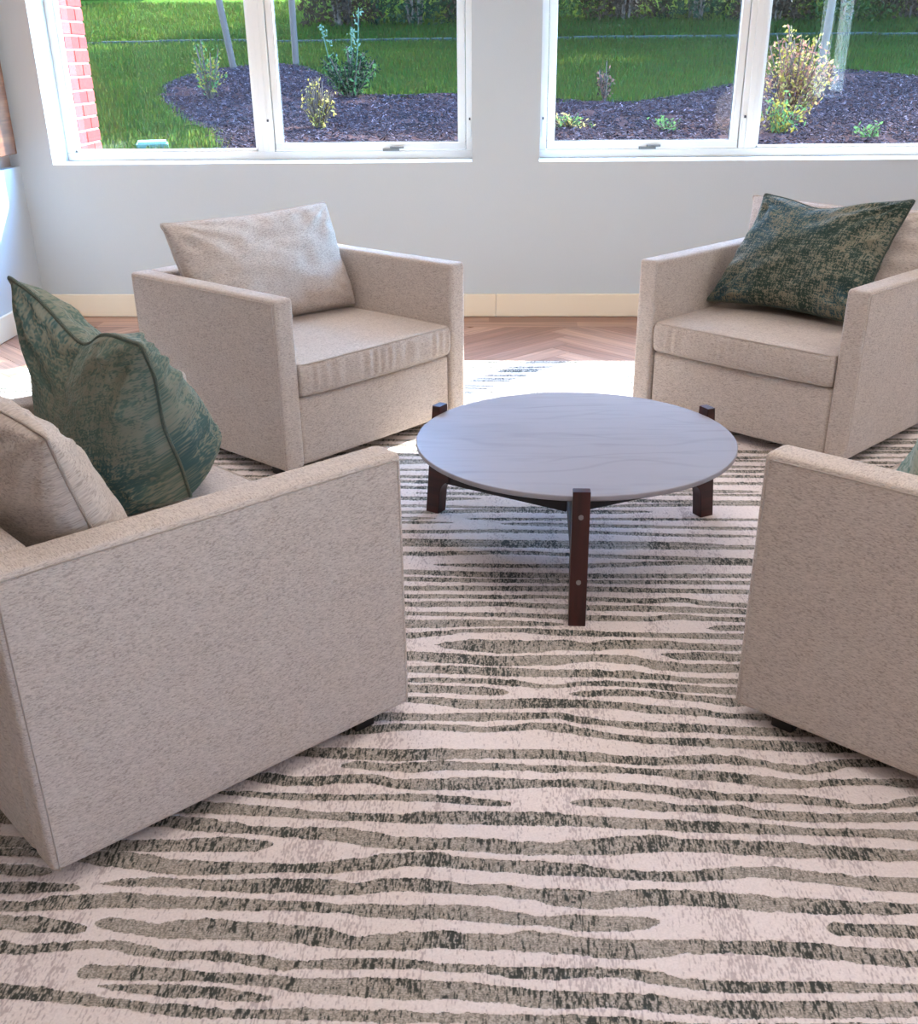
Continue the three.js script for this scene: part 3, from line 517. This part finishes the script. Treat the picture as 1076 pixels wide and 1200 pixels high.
throwPillow('b', [[-0.262, 0.815, -0.11], [0.315, 0.835, -0.115], [-0.365, 0.43, 0.06], [0.28, 0.43, 0.07]], 0.2, { pinch: 0.09, dent: 0.03, dentAt: -0.1, s: 3, wrinkle: 0.008, full: 0.48 }, M.velvetTeal, 'dark teal velvet throw pillow with a worn crosshatch look on the far right armchair');
throwPillow('c', [[-0.12, 0.83, 0.06], [0.40, 0.89, 0.03], [0.05, 0.44, 0.2], [0.35, 0.43, 0.17]], 0.28, { pinch: 0.06, dent: 0.07, dentAt: 0.1, s: 9, wrinkle: 0.008, full: 0.46, sag: 0.22, flat: 9 }, M.velvetSage, 'grey green velvet throw pillow with a dented top on the left foreground armchair');
throwPillow('d', [[-0.3, 0.86, 0.02], [0.22, 0.80, 0.05], [-0.32, 0.43, 0.2], [0.3, 0.44, 0.22]], 0.2, { pinch: 0.06, s: 5, wrinkle: 0.006 }, M.velvetPale, 'pale sage green pillow just showing behind the arm of the right foreground armchair');

// ---------------------------------------------------------------- coffee table
{
  const t = thing('coffee_table', 0.187, RUG_Y, -2.8753), y0 = -RUG_Y, R = 0.446, TOP = 0.34 + y0, TH = 0.015;
  tag(t, 'round coffee table with a pale marble top on three dark wooden legs', 'coffee table');
  const prof = [[0, TOP - TH], [R - 0.004, TOP - TH], [R - 0.001, TOP - TH + 0.002], [R, TOP - TH + 0.004], [R, TOP - 0.003], [R - 0.001, TOP - 0.0008], [R - 0.003, TOP], [0, TOP]].map(([x, y]) => new THREE.Vector2(x, y));
  const g = new THREE.LatheGeometry(prof, 128), p = g.attributes.position, uv = g.attributes.uv;
  for (let i = 0; i < p.count; i++) uv.setXY(i, p.getX(i) / (2 * R) + 0.5, p.getZ(i) / (2 * R) + 0.5);
  part('tabletop', g, M.marble, t);
  const ro = 0.473, fo = 0.506, w = 0.043, phi = 1.5883;
  const legShape = new THREE.Shape();                    // profile in the plane of radius and height
  const inn = (y) => lerp(fo - 0.046, ro - 0.044, y / TOP);   // inner edge of the post
  legShape.moveTo(fo - 0.046, 0); legShape.lineTo(fo, 0); legShape.lineTo(ro, TOP + 0.021); legShape.lineTo(R + 0.001, TOP + 0.021); legShape.lineTo(R + 0.001, TOP - TH - 0.001); legShape.lineTo(inn(TOP - TH), TOP - TH - 0.001); legShape.lineTo(inn(0.185), 0.185);
  legShape.quadraticCurveTo(inn(0.17) - 0.004, 0.163, inn(0.16) - 0.03, 0.16); legShape.lineTo(inn(0.115) - 0.03, 0.112); legShape.quadraticCurveTo(inn(0.1) - 0.004, 0.106, inn(0.075), 0.072); legShape.lineTo(fo - 0.046, 0);
  const legGeo = new THREE.ExtrudeGeometry(legShape, { depth: w - 0.004, bevelEnabled: true, bevelThickness: 0.002, bevelSize: 0.0015, bevelOffset: -0.0015, bevelSegments: 2, curveSegments: 10 }).translate(0, 0, -(w - 0.004) / 2);
  const cap = new THREE.CylinderGeometry(0.0062, 0.0062, 0.004, 18).rotateZ(-Math.PI / 2), slot = new THREE.CylinderGeometry(0.0028, 0.0028, 0.0042, 6).rotateZ(-Math.PI / 2).translate(0.0006, 0, 0);
  for (let i = 0; i < 3; i++) {
    const leg = part('leg', legGeo, M.mahogany, t); leg.rotation.y = -(phi + i * 2 * Math.PI / 3);
    for (const y of [TOP - 0.042, TOP - 0.21]) { const c = part('screw_cap', cap, M.steel, leg); c.position.set(lerp(fo, ro, y / (TOP + 0.021)) + 0.001, y, 0); c.rotation.z = Math.atan((fo - ro) / TOP); }
  }
  // three rails run from the legs to the middle
  for (let i = 0; i < 3; i++) {
    const a = phi + i * 2 * Math.PI / 3, r0 = 0.012, r1 = fo - 0.072;
    const rail = part('rail', softBox(r1 - r0, 0.046, 0.03, 0.003, { n: 1, at: [(r0 + r1) / 2, 0.126, 0] }), M.beam, t);
    rail.rotation.y = -a;
  }
}

// ---------------------------------------------------------------- outside
const PROFILE = [[6.3, 0.35], [8.5, 0.54], [12, 0.76], [20, 1.45], [20.3, 1.56], [26, 2.6], [45, 7], [70, 12]];
function ground(x, z) {
  const d = -z; let y = PROFILE[0][1];
  for (let i = 1; i < PROFILE.length; i++) { const [a, ya] = PROFILE[i - 1], [b, yb] = PROFILE[i]; if (d <= b || i === PROFILE.length - 1) { y = lerp(ya, yb, clamp((d - a) / (b - a))); break; } }
  return y + (vnoise(x * 0.6, z * 0.6, 301) - 0.5) * 0.05;
}
// mulch bed outline on the ground, x and z in metres
const BED = [[-2.3, -6.4], [-2.42, -9.37], [-2.73, -10.46], [-3.27, -11.35], [-3.89, -12.92], [-4.24, -14.08], [-4.27, -15.03], [-4.15, -15.79], [-3.59, -16.47], [-3.24, -16.54], [-2.76, -15.96], [-2.31, -14.77], [-1.91, -13.21], [-1.24, -13.02], [-0.57, -13.05], [0.45, -12.5], [0.89, -12.28], [1.24, -12.2], [1.74, -12.68], [2.21, -13.36], [2.65, -13.94], [3.15, -14.75], [3.87, -15.15], [4.29, -15.11], [4.67, -14.62], [5.2, -13.6], [6.4, -12], [7, -6.4]];
const inBed = (x, z) => { let c = false; for (let i = 0, j = BED.length - 1; i < BED.length; j = i++) { const [xi, zi] = BED[i], [xj, zj] = BED[j]; if ((zi > z) !== (zj > z) && x < (xj - xi) * (z - zi) / (zj - zi) + xi) c = !c; } return c; };
{
  const grass = dataTexture(1024, 1024, (x, y, o) => {
    const u = x / 1024, v = y / 1024, k = vnoise(u * 6, v * 6, 311, 6, 6) * 0.4 + vnoise(u * 40, v * 40, 312, 40, 40) * 0.3 + vnoise(u * 200, v * 200, 313, 200, 200) * 0.3;
    o[0] = lerp(60, 116, k); o[1] = lerp(88, 142, k); o[2] = lerp(30, 54, k);
  }, { repeat: [0.25, 0.25] });
  M.lawn = new THREE.MeshPhysicalMaterial({ map: grass, roughness: 1, specularIntensity: 0 });
  const mulch = dataTexture(1024, 1024, (x, y, o) => {
    const u = x / 1024, v = y / 1024, k = vnoise(u * 90, v * 260, 321, 90, 260) * 0.4 + vnoise(u * 240, v * 90, 322, 240, 90) * 0.3 + vnoise(u * 9, v * 9, 323, 9, 9) * 0.3;
    o[0] = lerp(38, 92, k); o[1] = lerp(28, 72, k); o[2] = lerp(28, 68, k);
  }, { repeat: [0.5, 0.5] });
  M.mulch = new THREE.MeshPhysicalMaterial({ map: mulch, roughness: 1, specularIntensity: 0 });
  const sheet = (x0, x1, z0, z1, step, keep, lift) => {
    const pos = [], uv = [], index = [], nx = Math.round((x1 - x0) / step), nz = Math.round((z1 - z0) / step);
    for (let j = 0; j <= nz; j++) for (let i = 0; i <= nx; i++) { const x = x0 + i * step, z = z0 + j * step; pos.push(x, ground(x, z) + lift(x, z), z); uv.push(x, z); }
    for (let j = 0; j < nz; j++) for (let i = 0; i < nx; i++) { const x = x0 + (i + 0.5) * step, z = z0 + (j + 0.5) * step; if (keep && !keep(x, z)) continue; const k = j * (nx + 1) + i, m = k + nx + 1; index.push(k, m + 1, k + 1, k, m, m + 1); }
    const g = new THREE.BufferGeometry(); g.setAttribute('position', new THREE.Float32BufferAttribute(pos, 3)); g.setAttribute('uv', new THREE.Float32BufferAttribute(uv, 2)); g.setIndex(index); g.computeVertexNormals(); return g;
  };
  tag(structure(top('lawn', sheet(-40, 40, -70, -6.35, 0.5, null, () => 0), M.lawn)), 'green lawn sloping up behind the windows', 'lawn');
  tag(structure(top('side_lawn', box(4.2, 40, -0.3, 0.3, -6.35, 14), M.lawn)), 'flat lawn beside the building on the right', 'lawn');
  tag(structure(top('mulch_bed', sheet(-5, 7.2, -17, -6.36, 0.12, inBed, (x, z) => 0.03 + (vnoise(x * 4, z * 4, 331) - 0.5) * 0.05), M.mulch)), 'dark mulch bed along the building', 'flower bed');
  // grass blades and wood chips
  const blade = (() => { const p = [], n = []; for (let k = 0; k < 5; k++) { const a = k * 2.4, r = 0.02 + 0.012 * k, lx = Math.cos(a), lz = Math.sin(a), bx = lx * r, bz = lz * r, w = 0.006, h = 0.05 + 0.012 * (k % 3); p.push(bx - lz * w, 0, bz + lx * w, bx + lz * w, 0, bz - lx * w, bx + lx * 0.02, h, bz + lz * 0.02); n.push(0, 1, 0, 0, 1, 0, 0, 1, 0); } const g = new THREE.BufferGeometry(); g.setAttribute('position', new THREE.Float32BufferAttribute(p, 3)); g.setAttribute('normal', new THREE.Float32BufferAttribute(n, 3)); return g; })();
  const scatter = (name, geo, mat, count, place, scale, tint, label, category) => {
    const m = new THREE.InstancedMesh(geo, mat, count), o = new THREE.Object3D(), c = new THREE.Color();
    for (let i = 0; i < count; i++) { const [x, y, z] = place(); o.position.set(x, y, z); scale(o); o.updateMatrix(); m.setMatrixAt(i, o.matrix); tint(c); m.setColorAt(i, c); }
    m.name = name; scene.add(m); return tag(m, label, category, null, 'stuff');
  };
  scatter('lawn_grass', blade, new THREE.MeshPhysicalMaterial({ color: 0xffffff, roughness: 1, transmission: 0.45, thickness: 0, specularIntensity: 0, side: THREE.DoubleSide }), 70000, () => { for (;;) { const z = -9 - 15 * Math.pow(rnd(), 0.9), x = rr(-0.42, 0.44) * -z + 0.1; if (!inBed(x, z)) return [x, ground(x, z) - 0.004, z]; } }, (o) => { o.rotation.set(0, rr(0, 6.3), 0); o.scale.set(rr(1, 2), rr(0.7, 1.5), rr(1, 2)); }, (c) => c.setRGB(rr(0.08, 0.17), rr(0.13, 0.23), rr(0.025, 0.05)), 'short green grass blades of the lawn', 'grass');
  const chip = softBox(0.06, 0.008, 0.016, 0.002, { n: 1 }).toNonIndexed();
  scatter('mulch_chips', chip, new THREE.MeshPhysicalMaterial({ color: 0xffffff, roughness: 1, specularIntensity: 0 }), 45000, () => { for (;;) { const x = rr(-4.3, 5.4), z = rr(-16.6, -8.2); if (inBed(x, z)) return [x, ground(x, z) + 0.045, z]; } }, (o) => { o.rotation.set(rr(-0.5, 0.5), rr(0, 6.3), rr(-0.5, 0.5)); o.scale.setScalar(rr(0.35, 0.8)); }, (c) => { const k = rr(0.018, 0.07) + (rnd() < 0.06 ? 0.1 : 0); c.setRGB(k * 1.22, k * 0.92, k * 1.0); }, 'brown wood chips lying on the mulch bed', 'mulch');
  // kerb along the far side of the lawn
  M.kerb = std({ color: srgb(56, 62, 52), roughness: 0.95 });
  const kerb = thing('kerb', 0, 0, -20.1); tag(kerb, 'low grey stone kerb between lawn and slope', 'kerb');
  for (let i = -14; i < 16; i++) part('kerb_stone', softBox(0.985, 0.2, 0.16, 0.02, { n: 1, at: [i + 0.5, ground(i + 0.5, -20.1) - 0.055, 0] }), M.kerb, kerb);
  const wall = thing('retaining_wall', -9.5, ground(-9.5, -24.6), -24.6); tag(wall, 'low grey block wall on the slope at the top left', 'wall');
  M.block = std({ color: srgb(138, 134, 140), roughness: 1 });
  for (let r = 0; r < 3; r++) for (let i = -5; i < 5; i++) part('stone_block', softBox(0.44, 0.19, 0.3, 0.02, { n: 1, at: [i * 0.45 + (r % 2) * 0.22, r * 0.2 + 0.1, 0] }), M.block, wall);
}
{ // brick pier outside the left window
  const pier = thing('brick_pier', -2.45, 0.3, -6.78); tag(pier, 'red brick pier outside the left window', 'brick pier');
  M.mortar = std({ color: srgb(178, 162, 154), roughness: 1 });
  const bricks = [[150, 44, 34], [138, 38, 30], [160, 52, 42], [128, 36, 30]].map((c, i) => { const t = dataTexture(128, 128, (x, y, o) => { const k = 0.82 + 0.3 * vnoise(x / 5, y / 5, 341 + i) + 0.1 * (vnoise(x / 1.5, y / 1.5, 351 + i) - 0.5); for (let q = 0; q < 3; q++) o[q] = c[q] * k; }); t.wrapS = t.wrapT = THREE.RepeatWrapping; t.repeat.set(4, 4); return std({ map: t, roughness: 0.95 }); });
  const X1 = 0, X0 = -0.34, Zf = -0.01, Zb = 0.434, course = 0.0696;
  part('mortar', box(X0 + 0.006, X1 - 0.006, 0, 2.3, Zf + 0.006, Zb), M.mortar, pier);
  for (let r = 0; r < 33; r++) {
    const y = r * course + course / 2, half = r % 2;
    const spans = half ? [[Zf, 0.105], [0.115, 0.325], [0.335, Zb]] : [[Zf, 0.2], [0.21, Zb]];
    for (const [a, b] of spans) part('brick', softBox(0.1, 0.0596, b - a, 0.003, { n: 1, at: [X1 - 0.05, y, (a + b) / 2] }), bricks[Math.floor(rnd() * 4)], pier);
    part('brick', softBox(0.2, 0.0596, 0.1, 0.003, { n: 1, at: [X1 - 0.21, y, Zf + 0.05] }), bricks[Math.floor(rnd() * 4)], pier);
  }
}
// leaves: small bent quads gathered into one crown
function leaves(count, place, size, s = 1) {
  const pos = [], nor = [], n = new THREE.Vector3(), a = new THREE.Vector3(), b = new THREE.Vector3();
  for (let i = 0; i < count; i++) {
    const c = place(), w = size * rr(0.6, 1.3);
    n.set(rr(-1, 1), rr(-0.2, 1), rr(-1, 1)).normalize(); a.set(rr(-1, 1), rr(-1, 1), rr(-1, 1)).cross(n).normalize(); b.copy(n).cross(a);
    const q = [[-1, 0], [0, -0.45], [1, 0], [0, 0.45]].map(([u, v]) => [c[0] + (a.x * u + b.x * v) * w, c[1] + (a.y * u + b.y * v) * w, c[2] + (a.z * u + b.z * v) * w]);
    for (const k of [0, 1, 2, 0, 2, 3]) { pos.push(...q[k]); nor.push(n.x, n.y, n.z); }
  }
  const g = new THREE.BufferGeometry(); g.setAttribute('position', new THREE.Float32BufferAttribute(pos, 3)); g.setAttribute('normal', new THREE.Float32BufferAttribute(nor, 3)); return g;
}
const leafMat = (r, g, b) => new THREE.MeshPhysicalMaterial({ color: srgb(r, g, b), roughness: 1, transmission: 0.35, thickness: 0, specularIntensity: 0.05, side: THREE.DoubleSide });
M.bark = std({ color: srgb(92, 76, 66), roughness: 1 });
M.barkPale = std({ color: srgb(92, 76, 68), roughness: 1 });
M.leafDark = leafMat(34, 52, 34); M.leafMid = leafMat(46, 66, 32); M.leafBrown = leafMat(58, 48, 38); M.leafGold = leafMat(142, 128, 58); M.leafRed = leafMat(138, 98, 82); M.leafGreen = leafMat(88, 120, 70); M.leafTan = leafMat(180, 160, 96); M.leafPale = leafMat(104, 126, 106);
const stemBundle = (list, r) => merge(list.map((p) => tube(p, r, false, p.length * 2, 4)));

{ // woods on the slope: they shade the lawn but not the windows
  let k = 0;
  const tree = (x, z, h, cr, label) => {
    const y = ground(x, z), t = thing('tree', x, y, z); tag(t, label, 'tree', 'trees of the dark woods behind the lawn');
    const lean = rr(-0.3, 0.3);
    const tr = new THREE.CylinderGeometry(0.07, 0.2, h * 0.9, 9, 6); { const p = tr.attributes.position; for (let i = 0; i < p.count; i++) { const f = p.getY(i) / (h * 0.9) + 0.5; p.setX(i, p.getX(i) + lean * f * f + (vnoise(f * 4, k, 361) - 0.5) * 0.12); p.setY(i, p.getY(i) + h * 0.45); } tr.computeVertexNormals(); }
    part('trunk', tr, M.bark, t);
    const blobs = []; for (let i = 0; i < 16; i++) { const f = rr(0.22, 0.98), a = rr(0, 6.3), q = cr * Math.sqrt(rnd()) * (1.15 - Math.abs(f - 0.5)); blobs.push([Math.cos(a) * q, f * h, Math.sin(a) * q, rr(0.65, 1.05)]); }
    part('crown', leaves(3000, () => { const b = blobs[Math.floor(rnd() * blobs.length)], a = rr(0, 6.3), e = Math.acos(rr(-1, 1)), r = b[3] * Math.cbrt(rnd()); return [b[0] + r * Math.sin(e) * Math.cos(a), b[1] + r * Math.cos(e) * 0.8, b[2] + r * Math.sin(e) * Math.sin(a)]; }, 0.27), k % 3 ? M.leafDark : M.leafMid, t);
    k++;
  };
  for (let i = 0; i < 6; i++) for (let r = 0; r < 2; r++) { const x = -1.2 + i * 3 + r * 1.5 + rr(-0.25, 0.25), z = -22.4 - r * 2.6 + rr(-0.2, 0.2); tree(x, z, rr(8, 8.8), 1.15, 'tall dark tree in the shaded woods behind the lawn'); }
  // undergrowth
  const bush = (x, z, w, h, mat, label) => { const t = thing('woodland_bush', x, ground(x, z), z); tag(t, label, 'bush', 'bushes at the edge of the woods'); const st = []; for (let i = 0; i < 12; i++) { const a = rr(0, 6.3), q = rr(0.2, 0.8) * w; st.push([[0.1 * Math.cos(a), 0, 0.1 * Math.sin(a)], [q * 0.5 * Math.cos(a), h * 0.5, q * 0.4 * Math.sin(a)], [q * Math.cos(a), h * rr(0.7, 1), q * 0.6 * Math.sin(a)]]); } part('stems', stemBundle(st, 0.02), M.bark, t); part('foliage', leaves(3200, () => { const a = rr(0, 6.3), q = w * Math.sqrt(rnd()); return [q * Math.cos(a), h * Math.pow(rnd(), 0.8) * (1.05 - 0.3 * q / w), q * 0.55 * Math.sin(a)]; }, 0.05), mat, t); };
  for (let i = 0; i < 15; i++) bush(-3.0 + i * 1.25 + rr(-0.08, 0.08), -21.35 + rr(-0.2, 0.2), rr(0.72, 0.85), rr(1.5, 2.4), [M.leafBrown, M.leafDark, M.leafBrown, M.leafMid][i % 4], ['dense brown leaved bush at the edge of the woods', 'dense dark green bush at the edge of the woods', 'dense brown leaved bush at the edge of the woods', 'dense bright green bush at the edge of the woods'][i % 4]);
}
{ // young trees with bare trunks in the bed
  const sapling = (x, z, lean, r, mat, label) => {
    const t = thing('young_tree', x, ground(x, z), z); tag(t, label, 'young tree');
    const pts = [[0, 0, 0], [lean * 0.3, 0.9, 0.02], [lean * 0.65, 1.8, 0], [lean, 2.9, -0.03]];
    part('trunk', tube(pts, r, false, 24, 10), mat, t);
    part('tie', new THREE.TorusGeometry(r + 0.004, 0.008, 6, 16).rotateX(Math.PI / 2).translate(lean * 0.42, 1.2, 0.01), M.gasket, t);
    const br = []; for (let i = 0; i < 9; i++) { const a = i * 2.4, f = rr(0.72, 1), l = rr(0.2, 0.4); br.push([[lean * f, 2.9 * f, 0], [lean * f + l * 0.5 * Math.cos(a), 2.9 * f + l * 0.5, l * 0.5 * Math.sin(a)], [lean * f + l * Math.cos(a), 2.9 * f + l * 0.8, l * Math.sin(a)]]); }
    part('branches', stemBundle(br, 0.01), mat, t);
    part('crown', leaves(500, () => { const a = rr(0, 6.3), q = 0.4 * Math.sqrt(rnd()); return [lean + q * Math.cos(a), 3.2 + rr(-0.7, 0.8), q * Math.sin(a)]; }, 0.06), M.leafMid, t);
  };
  sapling(-3.78, -15.96, -0.4, 0.045, M.barkPale, 'thin pale leaning young tree trunk in the left window pane');
  sapling(-2.99, -16.3, 0.02, 0.045, M.barkPale, 'thin pale upright young tree trunk beside the left window mullion');
  sapling(4.01, -15.63, 0.12, 0.05, M.barkPale, 'thin young tree trunk behind the reddish shrub in the right window');
}
{ // shrubs
  const shrub = (name, x, z, w, h, stems, count, size, mats, label, shape = 0.7) => {
    const t = thing(name, x, ground(x, z) + 0.03, z); tag(t, label, 'shrub');
    const st = [], tips = [];
    for (let i = 0; i < stems; i++) { const a = rr(0, 6.3), q = w * Math.pow(rnd(), 0.6), hh = h * rr(0.55, 1) * (1 - 0.35 * q / w); const e = [q * Math.cos(a), hh, q * Math.sin(a)]; st.push([[e[0] * 0.12, 0, e[2] * 0.12], [e[0] * 0.5, hh * 0.5, e[2] * 0.5], e]); tips.push(e); }
    part('stems', stemBundle(st, 0.005), M.bark, t);
    mats.forEach((m, i) => part('foliage', leaves(Math.round(count / mats.length), () => { const e = tips[Math.floor(rnd() * tips.length)], f = 1 - shape * Math.pow(rnd(), 1.2), j = 0.04; return [e[0] * (0.12 + 0.88 * f) + rr(-j, j), e[1] * f + rr(-j, j), e[2] * (0.12 + 0.88 * f) + rr(-j, j)]; }, size), m, t));
    return t;
  };
  shrub('shrub', -3.35, -12.89, 0.2, 0.68, 22, 420, 0.022, [M.leafGold, M.leafGreen], 'yellow green upright shrub at the edge of the lawn in the left pane', 0.75);
  const dark = shrub('shrub', -1.78, -12.92, 0.3, 0.6, 40, 1500, 0.024, [M.leafDark, M.leafDark, M.leafGreen], 'loose dark green shrub with pale sprigs in the left casement', 0.85);
  for (const [x, z, h] of [[0.13, 0.02, 0.88], [-0.28, 0.05, 0.72], [0.02, -0.1, 0.7]]) {   // a few tall pale sprigs stand out of it
    const sprig = part('sprig', tube([[x * 0.4, 0.1, z], [x * 0.8, h * 0.6, z], [x, h, z]], 0.005, false, 10, 5), M.leafPale, dark);
    part('sprig_leaves', leaves(26, () => { const f = rr(0.55, 1); return [x * f + rr(-0.04, 0.04), h * f, z + rr(-0.04, 0.04)]; }, 0.024), M.leafPale, sprig);
  }
  shrub('ornamental_grass', -1.73, -10.35, 0.16, 0.46, 90, 420, 0.02, [M.leafTan, M.leafGold], 'small round straw coloured grass clump in the mulch', 0.95);
  shrub('shrub', 0.97, -12.34, 0.1, 0.42, 14, 160, 0.02, [M.leafBrown, M.leafRed], 'thin brown twiggy shrub at the lawn edge in the right casement', 0.8);
  shrub('weed', 0.5, -10.39, 0.22, 0.14, 26, 200, 0.022, [M.leafGreen, M.leafTan], 'low grassy weeds near the corner of the right casement', 0.9);
  shrub('weed', 1.35, -10.2, 0.16, 0.12, 14, 110, 0.02, [M.leafGreen], 'low green weeds in the middle of the mulch', 0.9);
  shrub('shrub', 2.5, -10.6, 0.36, 0.9, 60, 2400, 0.022, [M.leafRed, M.leafGold, M.leafRed, M.leafTan], 'large reddish and yellow leaved shrub in the right pane', 0.85);
  shrub('shrub', 2.25, -9.9, 0.2, 0.34, 22, 420, 0.024, [M.leafGreen, M.leafGold], 'low green shrub in front of the reddish shrub', 0.9);
  shrub('weed', 2.9, -9.5, 0.12, 0.14, 12, 90, 0.022, [M.leafGreen], 'small green weed in the mulch of the right pane', 0.9);
  const lid = thing('valve_box', -3.0, ground(-3.0, -9.5), -9.5, 0.3); tag(lid, 'pale green plastic valve box lid in the grass', 'valve box');
  part('body', softBox(0.26, 0.1, 0.24, 0.01, { n: 1, at: [0, 0.02, 0] }), std({ color: srgb(78, 112, 94), roughness: 0.6 }), lid);
  part('lid', softBox(0.23, 0.02, 0.21, 0.006, { n: 1, at: [0, 0.078, 0] }), std({ color: srgb(120, 156, 138), roughness: 0.6 }), lid);
}

scene.traverse((o) => { if (o.isMesh && o !== sky) { o.castShadow = true; o.receiveShadow = true; } });
renderer.render(scene, camera);
